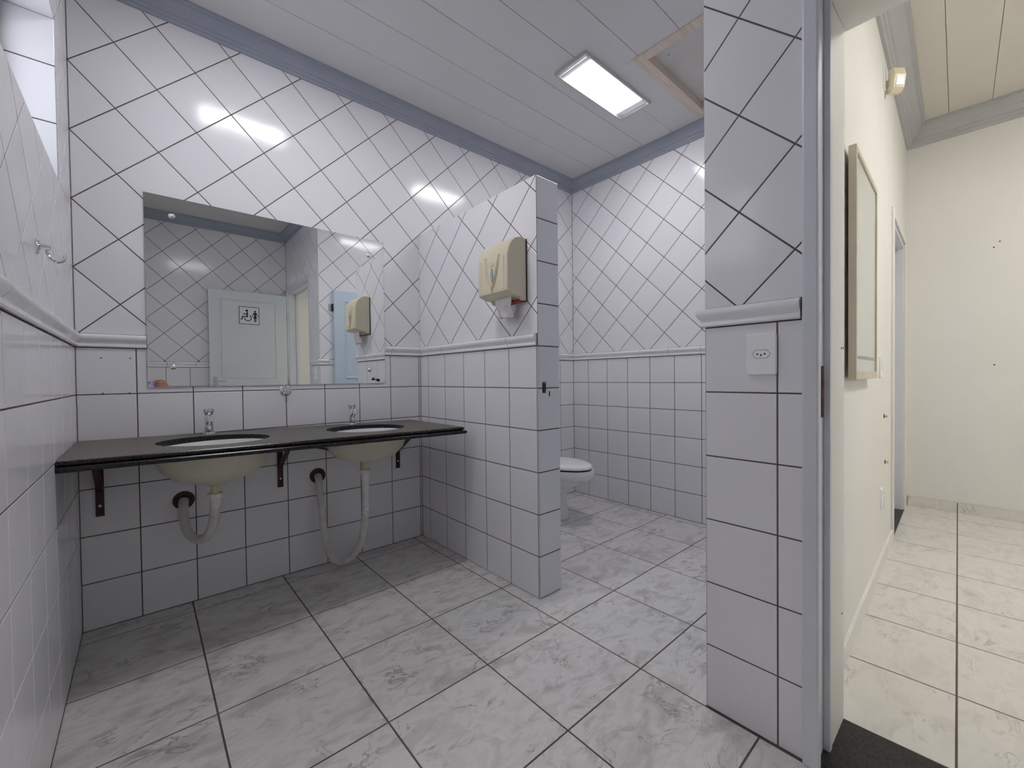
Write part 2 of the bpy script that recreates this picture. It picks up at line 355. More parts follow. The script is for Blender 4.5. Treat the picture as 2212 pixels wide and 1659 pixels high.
# ------------------------------------------------------------------ dimensions
XP, TP, YE, HP = 1.602, 0.149, -1.107, 2.0     # partition
XF = 3.164                                      # far wall of the stall
XQ, YQ = 1.539, -1.9153                         # doorway wall face and its free end
YB = -3.15                                      # wall behind the camera
ZC = 2.80                                       # ceiling
XO = 1.79                                       # corridor side of the doorway wall
YJ, YJ2, ZH = -2.205, -3.07, 2.075              # door lining
G = GH
# ------------------------------------------------------------------ bathroom shell
# tiles are laid in world coordinates, so the shells get identity transforms
def shell(name, mats, boxes, label, cat='wall', pick=None):
    s = MB()
    for b in boxes: s.box(*b)
    o = s.build(name, mats)
    if pick:
        for p in o.data.polygons: p.material_index = pick(p.normal, p.center)
    return tag(o, label, cat, kind='structure')
floor = shell('floor', 'grout', [(-0.15, 1.546, YB-0.15, 0.15, -0.12, -0.0012)], 'grey marble-look tiled floor of the washroom', 'floor')
floor_stall = shell('floor_stall', 'grout', [(1.546, XF+0.15, -1.97, 0.15, -0.12, -0.0012)], 'grey marble-look tiled floor around the toilet', 'floor')
fx = [-0.01, 0.368, 0.755, 1.140, 1.534, 1.927, 2.337, 2.74, 3.10, 3.5]
fy = [-3.30, -2.85, -2.46, -2.07, -1.683, -1.295, -0.90, -0.515, -0.112, 0.3]
lay_cells(floor, (0, 0, -0.0012), X, Y, fx, fy, (0, 1.534, YB, 0), 'floor')
lay_cells(floor_stall, (0, 0, -0.0012), X, Y, fx, fy, (1.534, XF, YQ, 0), 'floor')

wall_back = shell('wall_back', 'grout', [(-0.15, XF+0.15, G, 0.15, 0, 2.95)], 'white tiled wall carrying the mirror and countertop')
HID = (0.235, 1.34, 1.04, 1.89)
# U = -X so that the normal points to -Y : use U = X, V = Z -> X x Z = -Y
lay(wall_back, (0, G, 0), X, Z, (0, XP, 0, DADO0), T, (0.189, 0), False, hide=HID)
lay(wall_back, (0, G, 0), X, Z, (XP+TP, XF, 0, DADO0), T, (0.189, 0), False)
lay(wall_back, (0, G, 0), X, Z, (0, XF, DADO1, 2.712), T, (0, 1.532), True, hide=HID)
dado(wall_back, (0, 0), (0.226, 0), (0, -1), [], m0=-1)
dado(wall_back, (1.350, 0), (XP, 0), (0, -1), [0.045+0.2*k for k in range(2)], m1=-1)
dado(wall_back, (XP+TP, 0), (XF, 0), (0, -1), [0.13+0.2*k for k in range(8)], m0=-1, m1=-1)

WY0, WY1, WZ0, WZ1 = -1.55, -0.33, 1.765, 2.33
wall_left = shell('wall_left', ['grout', 'tile'], [(-0.20, -G, YB-0.15, G, 0, WZ0), (-0.20, -G, YB-0.15, G, WZ1, 2.95), (-0.20, -G, WY1, G, WZ0, WZ1), (-0.20, -G, YB-0.15, WY0, WZ0, WZ1)],
                  'white tiled side wall with a high window', pick=lambda n, c: 1 if n.z < -0.5 and 2 < c.z < 2.5 else 0)
# normal +X : U = Y, V = Z
lay(wall_left, (-G, 0, 0), Y, Z, (YB, 0, 0, DADO0), T, (0, 0), False)
for rc in ((YB, 0, DADO1, WZ0), (WY1, 0, WZ0, WZ1), (YB, WY0, WZ0, WZ1), (YB, 0, WZ1, 2.712)):
    lay(wall_left, (-G, 0, 0), Y, Z, rc, T, (0, 1.532), True, edge=0.0012)
dado(wall_left, (0, YB), (0, 0), (1, 0), [0.11+0.2*k for k in range(16)], m0=-1, m1=-1)
lay(wall_left, (0, WY1, 0), X, Z, (-0.13, -0.0005, WZ0, WZ1), T, (0.07, WZ0), False, h=0.0016)     # reveal, facing -Y
lay(wall_left, (0, 0, WZ0), X, Y, (-0.13, -0.003, WY0, WY1), T, (0.07, WY1), False, h=0.002)

wall_part = shell('wall_partition', 'grout', [(XP+G, XP+TP-G, YE+G, 0, 0, HP-0.002)], 'low white tiled partition between basins and toilet')
# face -X : U = -Y, V = Z
lay(wall_part, (XP+G, 0, 0), (0, -1, 0), Z, (0, -YE+0.0016, 0, DADO0), T, (0.1003, 0), False)
lay(wall_part, (XP+G, 0, 0), (0, -1, 0), Z, (0, -YE+0.0016, DADO1, HP), T, (0.785, 1.956), True)
lay_cells(wall_part, (0, YE+G, 0), X, Z, [XP-0.01, XP+TP+0.01], [T*k for k in range(11)], (XP+0.0035, XP+TP+0.001, 0, HP), 'tile', h=GH)
lay(wall_part, (XP+TP-G, 0, 0), Y, Z, (YE, 0, 0, DADO0), T, (-0.1003, 0), False)
lay(wall_part, (XP+TP-G, 0, 0), Y, Z, (YE, 0, DADO1, HP), T, (-0.785, 1.956), True)
lay_cells(wall_part, (0, 0, HP-0.002), X, Y, [XP, XP+TP], [YE+T*k for k in range(7)], (XP+0.001, XP+TP-0.001, YE+0.001, 0), 'tile', h=0.002)
dado(wall_part, (XP, 0), (XP, YE+0.004), (-1, 0), [0.048, 0.29, 0.53, 0.90], m0=-1)
dado(wall_part, (XP+TP, YE+0.004), (XP+TP, 0), (1, 0), [0.2*k+.05 for k in range(6)], m1=-1)

wall_right = shell('wall_right', 'grout', [(XF+G, XF+0.15, -1.97, G, 0, 2.95)], 'white tiled wall beyond the toilet')
lay(wall_right, (XF+G, 0, 0), (0, -1, 0), Z, (0, -YQ, 0, DADO0), T, (0.1688, 0), False)
lay(wall_right, (XF+G, 0, 0), (0, -1, 0), Z, (0, -YQ, DADO1, 2.712), T, (0.75, 2.65), True)
dado(wall_right, (XF, 0), (XF, YQ), (-1, 0), [0.21+0.24*k for k in range(8)], m0=-1, m1=-1)

wall_front = shell('wall_front', 'grout', [(-0.15, XO, YB-0.15, YB-G, 0, 2.95)], 'white tiled wall behind the open washroom door')
# normal +Y : U = -X, V = Z
lay(wall_front, (0, YB-G, 0), (-1, 0, 0), Z, (-XQ, 0, 0, DADO0), T, (-0.19, 0), False)
lay(wall_front, (0, YB-G, 0), (-1, 0, 0), Z, (-XQ, 0, DADO1, 2.712), T, (-0.665, 2.40), True)
dado(wall_front, (XQ, YB), (0, YB), (0, 1), [0.18+0.24*k for k in range(7)], m0=-1, m1=-1)

wall_stall = shell('wall_stall', ['grout', 'plaster'], [(XQ+G, XF+0.15, -2.03, YQ-G, 0, 2.95)], 'white tiled wall behind the open stall door',
                   pick=lambda n, c: 1 if n.y < -0.5 else 0)
lay(wall_stall, (0, YQ-G, 0), (-1, 0, 0), Z, (-XF, -XQ, 0, DADO0), T, (-XQ-0.2, 0), False)
lay(wall_stall, (0, YQ-G, 0), (-1, 0, 0), Z, (-XF, -XQ, DADO1, 2.712), T, (-XQ, 1.532), True)
dado(wall_stall, (1.625, YQ), (XQ, YQ), (0, 1), [], m1=1)
lay_cells(wall_stall, (0, YQ-G, 0), (-1, 0, 0), Z, [-2.5, -2.3, -2.1, -1.9, -1.7, -1.625], [DADO0, DADO1], (-2.5, -1.625, DADO0, DADO1), 'tile', h=GH)
dado(wall_stall, (XF, YQ), (2.50, YQ), (0, 1), [0.2, 0.4], m0=-1)

wall_door = shell('wall_doorway', ['grout', 'plaster'], [(XQ+G, XO, -2.19, -2.03, 0, 2.95), (XQ+G, XO, YB-G, -2.19, 2.11, 2.95), (XQ+G, XO, YB-G, -3.10, 0, 2.11)],
                  'white tiled wall with the doorway to the hall', pick=lambda n, c: 0 if n.x < -0.5 else 1)
sh = wall_stall
lay(wall_door, (XQ+G, 0, 0), (0, -1, 0), Z, (-YQ, 2.178, 0, DADO0), T, (2.1161, 0), False)
lay(wall_door, (XQ+G, 0, 0), (0, -1, 0), Z, (-YQ, 2.178, DADO1, 2.712), T, (2.0176, 1.5318), True)
lay(wall_door, (XQ+G, 0, 0), (0, -1, 0), Z, (2.178, -YB, 2.135, 2.712), T, (2.0176, 1.5318), True)
dado(wall_door, (XQ, YQ), (XQ, -2.174), (-1, 0), [], m0=1)

# ------------------------------------------------------------------ ceiling of long plastic panels
HX0, HX1, HY0, HY1 = 2.275, 3.05, -1.84, -1.20
ceiling = shell('ceiling', 'gap', [(-0.15, XQ+0.02, YB-0.15, 0.15, ZC+0.012, 2.95), (XQ+0.02, XF+0.15, -2.03, HY0, ZC+0.012, 2.95), (XQ+0.02, XF+0.15, HY1, 0.15, ZC+0.012, 2.95),
                                    (XQ+0.02, HX0, HY0, HY1, ZC+0.012, 2.95), (HX1, XF+0.15, HY0, HY1, ZC+0.012, 2.95)], 'grey ceiling of long plastic panels', 'ceiling')
joints = [0.0]+[-0.067-0.2335*k for k in range(14)]
for a, b in zip(joints, joints[1:]):
    y1, y0 = a-0.0012, max(b+0.0012, YB)
    xe = XF if y0 > YQ-0.12 else XQ
    y0 = max(y0, YQ) if xe == XF else y0
    segs = [(0, xe)]
    if xe == XF and y0 < HY1 and y1 > HY0: segs = [(0, HX0), (HX1, xe)]
    for x0, x1 in segs: box('ceiling_panel', 'ceiling', x0, x1, y0, y1, ZC, ZC+0.0118, ceiling, bevel=0.0015, seg=1)
    if xe == XF and y1 > HY1 > y0: box('ceiling_panel', 'ceiling', HX0, HX1, HY1+0.001, y1, ZC, ZC+0.0118, ceiling)
cornice('trim_1', (0, 0), (XF, 0), (0, -1), ZC, -1, -1, 'blue-grey ceiling cornice above the mirror wall')
cornice('trim_2', (XF, 0), (XF, YQ), (-1, 0), ZC, -1, -1, 'blue-grey ceiling cornice above the wall beyond the toilet')
cornice('trim_3', (XF, YQ), (XQ, YQ), (0, 1), ZC, -1, 1, 'blue-grey ceiling cornice above the stall door')
cornice('trim_4', (XQ, YQ), (XQ, YB), (-1, 0), ZC, 1, -1, 'blue-grey ceiling cornice above the hall doorway')
cornice('trim_5', (XQ, YB), (0, YB), (0, 1), ZC, -1, -1, 'blue-grey ceiling cornice above the open washroom door')
cornice('trim_6', (0, YB), (0, 0), (1, 0), ZC, -1, -1, 'blue-grey ceiling cornice above the window wall')

# ------------------------------------------------------------------ window in the left wall
win = tag(empty('window_1', (-0.15, (WY0+WY1)/2, WZ0)), 'small high window with a dark metal frame', 'window', kind='structure')
wy, wz = (WY1-WY0)/2, WZ1-WZ0
MB().box(-0.015, 0.022, -wy, wy, 0.003, 0.04).box(-0.015, 0.022, -wy, wy, wz-0.04, wz).box(-0.015, 0.022, -wy, -wy+0.04, 0.04, wz-0.04).box(-0.015, 0.022, wy-0.04, wy-0.003, 0.04, wz-0.04).build('window_frame', 'darkwindow', win)
for k in (-1, 0, 1): MB().box(-0.012, 0.018, k*wy*0.5-0.012, k*wy*0.5+0.012, 0.04, wz-0.04).build('mullion', 'darkwindow', win)
for k in range(4): MB().box(-0.003, 0.003, -wy+0.04+(wy-0.04)*0.5*k, -wy+0.04+(wy-0.04)*0.5*(k+1)-0.002, 0.04, wz-0.04).build('pane', 'pane', win)

# ------------------------------------------------------------------ door lining between washroom and hall
df = tag(empty('trim_7', (XQ, -2.2, 0)), 'blue-grey painted frame of the hall doorway', 'door frame', kind='structure')
def fpart(name, m, x0, x1, y0, y1, z0, z1, bevel=0.003, **k):
    o = box(name, m, x0, x1, y0, y1, z0, z1, None, bevel, **k); o.parent = df; o.location = Vector(o.location)-df.location; return o
fpart('architrave', 'frame', XQ-0.016, XQ+0.012, -2.215, -2.177, 0, 2.145, 0.006)
fpart('architrave', 'frame', XQ-0.016, XQ+0.012, -3.125, -3.076, 0, 2.145, 0.006)
fpart('architrave', 'frame', XQ-0.016, XQ+0.012, -3.076, -2.215, 2.095, 2.145, 0.006)
fpart('jamb', 'frame', XQ+0.004, 1.640, -2.205, -2.19, 0, 2.10, 0.002)
fpart('jamb', 'frame', XQ+0.004, 1.640, -3.10, -3.07, 0, 2.10, 0.002)
fpart('lintel', 'frame', XQ+0.004, 1.640, -3.07, -2.205, 2.085, 2.11, 0.002)
fpart('door_stop', 'frame', 1.618, 1.640, -2.2205, -2.205, 0, 2.07, 0.002)
fpart('door_stop', 'frame', 1.618, 1.640, -3.07, -3.055, 0, 2.07, 0.002)
fpart('hall_lining', 'plaster', 1.640, XO+0.006, -2.2185, -2.19, 0, 2.07, 0.003)
fpart('hall_lining', 'plaster', 1.640, XO+0.006, -3.10, -3.055, 0, 2.07, 0.003)
fpart('hall_lining', 'plaster', 1.618, XO+0.006, -3.055, -2.2185, 2.066, 2.11, 0.003)
sp = MB().box(-0.011, 0.011, 0, 0.002, -0.07, 0.07).build('strike_plate', 'rust', df, (1.602-XQ, -2.205+2.2-0.002, 1.004), bevel=0.0006)
for zz in (-0.03, 0.02): MB().box(-0.006, 0.006, -0.0012, 0, zz-0.012, zz+0.012).build('latch_hole', 'dirty', sp)
for xx, zz in ((1.755, 1.128), (1.778, 1.129), (1.768, 0.335)): MB().lathe([(0.003, 0), (0.003, 0.001)], (0, 0, 0), (0, -1, 0), 8).build('screw_hole', 'dirty', df, (xx-XQ, -2.2185+2.2, zz))
sill = tag(box('trim_8', 'sill', 1.5465, XO, -3.10, -2.19, -0.03, 0.004), 'black granite threshold under the hall doorway', 'threshold', kind='structure')

# ------------------------------------------------------------------ hall beyond the doorway (slightly out of square with the washroom)
AH = math.radians(1.9)
HO = Vector((XO, -2.169, 0)); HA = Vector((math.cos(AH), math.sin(AH), 0)); HB = Vector((math.sin(AH), -math.cos(AH), 0))   # along, away from wall
def hp(a, b, z=0.0): return HO + HA*a + HB*b + Vector((0, 0, z))
def hbox(name, mats, a0, a1, b0, b1, z0, z1, parent=None, bevel=0.0, **k):
    ca, cb, cz = (a0+a1)/2, (b0+b1)/2, (z0+z1)/2
    # local x along the hall, local y = -HB
    return MB().box(a0-ca, a1-ca, -(b1-cb), -(b0-cb), z0-cz, z1-cz).build(name, mats, parent, hp(ca, cb, cz), (0, 0, AH), bevel=bevel, **k)
HL, HW, HZ = 2.985, 2.0, 2.95
def hstruct(name, mats, boxes, label, cat='wall'):
    s = MB()
    for b in boxes: s.box(b[0], b[1], -b[3], -b[2], b[4], b[5])
    return tag(s.build(name, mats, None, HO, (0, 0, AH)), label, cat, kind='structure')
D2A, D2B, D2Z = 1.965, 2.80, 2.03
floor_hall = hstruct('floor_hall', 'grout', [(0.0, HL+0.15, -0.30, HW, -0.12, -0.0012)], 'cream marble-look tiled floor of the hall', 'floor')
ca = [-0.02]+[0.379+0.3955*k for k in range(8)]; cb = [-0.02, 0.285]+[0.285+0.395*k for k in range(1, 6)]
lay_cells(floor_hall, (0, 0, -0.0012), X, (0, 1, 0), ca, sorted(-b for b in cb), (0.002, HL, -HW, 0.0), 'floor2')
wall_hall_left = hstruct('wall_hall_left', 'plaster', [(0.0, D2A, -0.065, 0, 0, HZ+0.1), (D2A, D2B, -0.065, 0, D2Z, HZ+0.1), (D2B, HL+0.15, -0.065, 0, 0, HZ+0.1)], 'cream painted hall wall with the hanging board')
wall_hall_far = hstruct('wall_hall_far', 'plaster', [(HL, HL+0.12, 0, HW, 0, HZ+0.1)], 'cream painted end wall of the hall')
wall_hall_right = hstruct('wall_hall_right', 'plaster', [(0.02, HL+0.12, HW, HW+0.1, 0, HZ+0.1)], 'cream painted hall wall opposite the board')
wall_hall_near = hstruct('wall_hall_near', 'plaster', [(0.01, 0.10, 1.10, HW, 0, HZ+0.1)], 'cream painted hall wall beside the washroom door')
ceiling_hall = hstruct('ceiling_hall', 'gap2', [(-0.05, HL+0.12, 0, HW+0.1, HZ+0.012, HZ+0.1)], 'beige hall ceiling of plastic panels', 'ceiling')
hj = [0.0, 0.232]+[0.232+0.21*k for k in range(1, 9)]+[HW]
for a, b in zip(hj, hj[1:]):
    if b-a > 0.02: hp_ = MB().box(0, HL, -(b-0.0012), -(a+0.0012), HZ, HZ+0.0118).build('ceiling_panel', 'ceiling2', ceiling_hall, bevel=0.0012, seg=1)
def hcornice(name, a0, b0, a1, b1, nrm, m0, m1, label):
    p, q = hp(a0, b0), hp(a1, b1); n = nrm
    return cornice(name, (p.x, p.y), (q.x, q.y), (n.x, n.y), HZ, m0, m1, label, m='cornice2', sc=1.55)
hcornice('trim_9', 0, 0, HL, 0, HB, 0, -1, 'grey cornice above the hanging board in the hall')
hcornice('trim_10', HL, 0, HL, HW, -HA, -1, 0, 'grey cornice above the hall end wall')
# skirting
bb1 = tag(hbox('baseboard_hall_far', 'grout', HL-0.006, HL, 0.012, HW, 0.0, 0.072), 'marble-look tile skirting along the hall end wall', 'skirting', kind='structure')
for a, b in zip(cb[0:1]+cb[1:], cb[1:]):
    a = max(a, 0.012)
    o = MB().box(-0.006, 0, -(b-a)/2+0.002, (b-a)/2-0.002, 0, 0.0735).build('skirting_tile', 'floor2', bb1, bevel=0.0012)
    o.location = (-0.003, (0.012+HW)/2-(a+b)/2, -0.036)
bb2 = tag(hbox('baseboard_hall_left', 'plaster', 0.012, D2A-0.02, 0.0, 0.005, 0.0, 0.072), 'marble-look tile skirting below the hanging board', 'skirting', kind='structure')
for a, b in zip(ca, ca[1:]):
    a = max(a, 0.012); b = min(b, D2A-0.02)
    if b-a < 0.03: continue
    o = MB().box(-(b-a)/2+0.001, (b-a)/2-0.001, -0.006, 0, 0, 0.0735).build('skirting_tile', 'plaster', bb2, bevel=0.0012)
    o.location = ((a+b)/2-(0.012+D2A-0.02)/2, -0.0025, -0.036)
# second doorway at the end of the board wall
d2 = tag(empty('door_3', hp((D2A+D2B)/2, 0), (0, 0, AH)), 'far hall doorway with grey frame and dark threshold', 'doorway', kind='structure')
hw = (D2B-D2A)/2
MB().box(-hw-0.05, -hw, -0.012, 0.0, 0, D2Z+0.05).build('architrave', 'plaster', d2, bevel=0.003)
MB().box(hw, hw+0.05, -0.012, 0.0, 0, D2Z+0.05).build('architrave', 'plaster', d2, bevel=0.003)
MB().box(-hw, hw, -0.012, 0.0, D2Z, D2Z+0.05).build('architrave', 'plaster', d2, bevel=0.003)
MB().box(hw-0.03, hw, 0.0, 0.19, 0.0, D2Z).build('jamb', 'frame', d2, bevel=0.003)
MB().box(-hw, -hw+0.03, 0.0, 0.19, 0.0, D2Z).build('jamb', 'frame', d2, bevel=0.003)
MB().box(-hw+0.03, hw-0.03, 0.0, 0.19, D2Z-0.03, D2Z).build('lintel', 'frame', d2, bevel=0.003)
MB().box(-hw+0.03, hw-0.03, 0.17, 0.205, 0.0, D2Z-0.03).build('door_leaf', 'frame', d2, bevel=0.003)
MB().box(-hw, hw, -0.005, 0.19, 0.0, 0.004).build('threshold', 'sill', d2)

# ------------------------------------------------------------------ washroom door (open against the back wall)
dr = tag(empty('door_1', (1.136, -3.068, 0.0)), 'pale blue panelled washroom door standing open', 'door', kind='structure')
W2, H2 = 0.382, 2.055
MB().box(-W2, W2, -0.035, 0.0, 0.008, H2).build('door_leaf', 'door', dr, bevel=0.002)
def moulding(parent, x0, x1, z0, z1, m, wd=0.022, pr=0.010, y=0.0):
    pf = [(0, 0), (0.004, pr*0.7), (0.010, pr), (0.016, pr*0.6), (wd, 0)]
    cx = [(x0, z0), (x1, z0), (x1, z1), (x0, z1)]; sg = [(1, 1), (-1, 1), (-1, -1), (1, -1)]
    rings = [[(c[0]+s_[0]*d, y+h, c[1]+s_[1]*d) for d, h in pf] for c, s_ in zip(cx, sg)]
    s = MB(); n = len(pf)
    for r in rings: s.v += r
    for i in range(4):
        for j in range(n-1):
            k = (i+1) % 4; s.face((i*n+j, k*n+j, k*n+j+1, i*n+j+1))
    return s.build('panel_moulding', m, parent)
moulding(dr, 0.862-1.136, 1.408-1.136, 1.072, 1.960, 'door')
moulding(dr, 0.862-1.136, 1.408-1.136, 0.14, 0.93, 'door')
for zz in (0.25, 1.02, 1.80): MB().lathe([(0.007, -0.045), (0.007, 0.045)], (W2+0.004, 0.004, zz), (0, 0, 1), 10).build('hinge', 'steel', dr)
hd = MB().box(-W2+0.025, -W2+0.065, 0.0, 0.004, 0.93, 1.10).build('lock_plate', 'chrome', dr, bevel=0.0015)
MB().tube([(-W2+0.045, 0.002, 1.045), (-W2+0.045, 0.045, 1.045), (-W2+0.055, 0.055, 1.045), (-W2+0.14, 0.055, 1.045)], 0.008, 10).build('lever_handle', 'chrome', hd, smooth=True)
# sign on the door
sg = tag(empty('accessible_toilet_sign', (1.031, -3.0672, 1.689)), 'square wheelchair and woman pictogram sign on the washroom door', 'sign')
S = 0.2
def flat(name, polys, m, parent, y0=0.0013, y1=0.0018):
    s = MB()
    for p in polys: s.prism([(x*S, z*S) for x, z in p], y0, y1, lambda q, t: (q[0], t, q[1]))
    return s.build(name, m, parent)
def disc(cx, cy, r, n=20): return [(cx+r*math.cos(2*PI*k/n), cy+r*math.sin(2*PI*k/n)) for k in range(n)]
def stroke(a, b, w_):
    d = (b[0]-a[0], b[1]-a[1]); l = math.hypot(*d); n = (-d[1]/l*w_/2, d[0]/l*w_/2)
    return [(a[0]-n[0], a[1]-n[1]), (b[0]-n[0], b[1]-n[1]), (b[0]+n[0], b[1]+n[1]), (a[0]+n[0], a[1]+n[1])]
def arcstrip(cx, cy, r, w_, a0, a1, n=18):
    out = []
    for k in range(n):
        t0 = math.radians(a0+(a1-a0)*k/n); t1 = math.radians(a0+(a1-a0)*(k+1)/n)
        out.append([(cx+(r-w_/2)*math.cos(t0), cy+(r-w_/2)*math.sin(t0)), (cx+(r+w_/2)*math.cos(t0), cy+(r+w_/2)*math.sin(t0)), (cx+(r+w_/2)*math.cos(t1), cy+(r+w_/2)*math.sin(t1)), (cx+(r-w_/2)*math.cos(t1), cy+(r-w_/2)*math.sin(t1))])
    return out
flat('sign_plate', [[(p[0]+0.5, p[1]+0.5) for p in rrect(1.02, 1.02, 0.05)]], 'sign', sg, 0.0, 0.0012)
bw = 0.030; flat('border', [stroke((0.03, 0.0+bw/2), (0.97, bw/2), bw), stroke((0.03, 1-bw/2), (0.97, 1-bw/2), bw), stroke((bw/2, 0.03), (bw/2, 0.97), bw), stroke((1-bw/2, 0.03), (1-bw/2, 0.97), bw)]
     + arcstrip(0.03, 0.03, 0.03-bw/2, bw, 180, 270, 4)+arcstrip(0.97, 0.03, 0.03-bw/2, bw, 270, 360, 4)+arcstrip(0.97, 0.97, 0.03-bw/2, bw, 0, 90, 4)+arcstrip(0.03, 0.97, 0.03-bw/2, bw, 90, 180, 4), 'ink', sg)
flat('wheelchair_symbol', [disc(0.385, 0.775, 0.064), stroke((0.40, 0.70), (0.40, 0.41), 0.07), stroke((0.40, 0.585), (0.20, 0.585), 0.052), stroke((0.42, 0.435), (0.165, 0.435), 0.06), stroke((0.185, 0.45), (0.135, 0.27), 0.055), stroke((0.15, 0.275), (0.08, 0.275), 0.05)]
     + arcstrip(0.43, 0.365, 0.165, 0.045, -175, 62), 'ink', sg)
flat('woman_symbol', [disc(0.79, 0.755, 0.052), [(0.735, 0.69), (0.845, 0.69), (0.87, 0.64), (0.83, 0.52), (0.885, 0.36), (0.695, 0.36), (0.75, 0.52), (0.71, 0.64)],
     stroke((0.725, 0.67), (0.655, 0.45), 0.034), stroke((0.855, 0.67), (0.925, 0.45), 0.034), stroke((0.757, 0.37), (0.757, 0.15), 0.046), stroke((0.823, 0.37), (0.823, 0.15), 0.046)], 'ink', sg)

# ------------------------------------------------------------------ stall door (open along the stall wall)
sd = tag(empty('door_2', (1.672, -1.872, 0.0)), 'light blue panelled stall door standing open beside the toilet', 'door', kind='structure')
MB().box(0.0, 0.74, -0.032, 0.0, 0.16, 1.955).build('door_leaf', 'stalldoor', sd, bevel=0.002)
moulding(sd, 0.10, 0.64, 1.06, 1.86, 'stalldoor'); moulding(sd, 0.10, 0.64, 0.26, 0.94, 'stalldoor')
for zz in (0.45, 1.78):
    hg = MB().lathe([(0.007, -0.038), (0.007, 0.038)], (-0.008, -0.022, zz), (0, 0, 1), 10).build('hinge', 'black', sd)
    MB().box(-0.042, -0.008, -0.0425, -0.037, zz-0.035, zz+0.035).build('hinge_leaf', 'steel', hg)

# ------------------------------------------------------------------ mirror
mr = tag(empty('wall_mirror', (0.788, 0, 1.027)), 'large frameless wall mirror above the basins', 'mirror')
s = MB(); s.box(-0.562, 0.562, -0.0055, -0.0003, 0, 0.876)
gp = s.build('glass_panel', ['glass_edge', 'mirror'], mr)
for p in gp.data.polygons: p.material_index = 1 if p.normal.y < -0.5 else 0
for px, pz in ((0.3239, 1.8175), (1.2571, 1.8046), (0.3157, 1.1184), (1.2508, 1.1085)):
    MB().lathe([(0.0125, 0.0), (0.0125, 0.003), (0.0105, 0.008), (0.006, 0.0115), (0.0, 0.0125)], (px-0.788, -0.0055, pz-1.027), (0, -1, 0), 16, cap1=False).build('fixing_screw', 'chrome', mr, smooth=True, angle=1.2)
def flake(pts): return MB().prism(pts, -0.0061, -0.0055, lambda q, t: (q[0]-0.788, t, q[1]-1.027)).build('flaked_patch', 'ink', mr)
flake([(1.262, 1.056), (1.268, 1.056), (1.268, 1.062), (1.279, 1.061), (1.279, 1.057), (1.283, 1.057), (1.283, 1.046), (1.265, 1.044), (1.262, 1.048)])
flake([(1.284, 1.049), (1.298, 1.054), (1.312, 1.053), (1.316, 1.045), (1.312, 1.037), (1.298, 1.038), (1.290, 1.044), (1.284, 1.044)])

# ------------------------------------------------------------------ countertop (leans a little to the right)
TH = 0.0157; CZ = 0.808
ct = tag(empty('vanity_countertop', (0, 0, CZ), (0, TH, 0)), 'dark polished granite countertop with two oval cut-outs', 'countertop')
def czat(x): return CZ-x*TH
CW, CDp = 1.532, 0.60
def bull(r, n=6): return [(r*math.sin(PI*k/n), -r*(1-math.cos(PI*k/n))) for k in range(n+1)]   # outward, z from top
ELL = [(0.44, -0.322), (1.105, -0.305)]; EA, EB = 0.20, 0.178
def ring_half(x0, x1, y0, y1, c, n=72):
    ang = sorted(set([2*PI*k/n for k in range(n)]+[math.atan2(yy-c[1], xx-c[0]) % (2*PI) for xx in (x0, x1) for yy in (y0, y1)]))
    el, rc = [], []
    for a in ang:
        dx, dy = math.cos(a), math.sin(a)
        ts = [t for t in ((x1-c[0])/dx if dx > 1e-9 else 9, (x0-c[0])/dx if dx < -1e-9 else 9, (y1-c[1])/dy if dy > 1e-9 else 9, (y0-c[1])/dy if dy < -1e-9 else 9) if t > 0]
        t = min(ts); rc.append((c[0]+dx*t, c[1]+dy*t))
        k = 1/math.sqrt((dx/EA)**2+(dy/EB)**2); el.append((c[0]+dx*k, c[1]+dy*k))
    return el, rc
r1 = 0.009; TK = 2*r1; TKH = 0.0215
s = MB()
for (x0, x1), c in zip(((0.002, 0.775), (0.775, CW-r1)), ELL):
    el, rc = ring_half(x0, x1, -CDp+r1, -0.002, c); n = len(el)
    top = [(x, y, 0) for x, y in rc]; ti = [(x, y, 0) for x, y in el]; bi = [(x, y, -TKH) for x, y in el]; bt = [(x, y, -TKH) for x, y in rc]
    b = len(s.v); s.v += top+ti+bi+bt
    for i in range(n):
        j = (i+1) % n
        s.face((b+i, b+j, b+n+j, b+n+i)); s.face((b+n+i, b+n+j, b+2*n+j, b+2*n+i)); s.face((b+2*n+i, b+2*n+j, b+3*n+j, b+3*n+i))
# bullnose along front and right end
def edge_sweep(s, r, ext, ztop):
    pf = bull(r)
    path = [(0.002, -CDp+r, (0, -1)), (CW-r, -CDp+r, (1, -1)), (CW-r, -0.002, (1, 0))]
    rings = [[(x+nx*(d+ext), y+ny*(d+ext), ztop+z) for d, z in pf]+[(x, y, ztop-2*r), (x, y, ztop)] for x, y, (nx, ny) in path]
    return s.loft(rings)
edge_sweep(s, r1, 0.0, 0.0)
ts = s.build('top_slab', ['granite', 'granite_top'], ct, smooth=True, angle=0.5)
for p in ts.data.polygons:
    if p.normal.z > 0.9 and p.center.z > -0.002: p.material_index = 1
s = MB(); r2 = 0.0095
pf = bull(r2); inn = 0.05
path = [(0.002, -CDp+r1, (0, -1)), (CW-r1, -CDp+r1, (1, -1)), (CW-r1, -0.002, (1, 0))]
s.loft([[(x+nx*(d+0.012), y+ny*(d+0.012), -TK-0.0005+z) for d, z in pf]+[(x-(inn if nx else 0), y+(inn if ny else 0), -TK-0.0005-2*r2), (x-(inn if nx else 0), y+(inn if ny else 0), -TK-0.0005)] for x, y, (nx, ny) in path])
s.build('edge_moulding', 'granite', ct, smooth=True, angle=0.5)

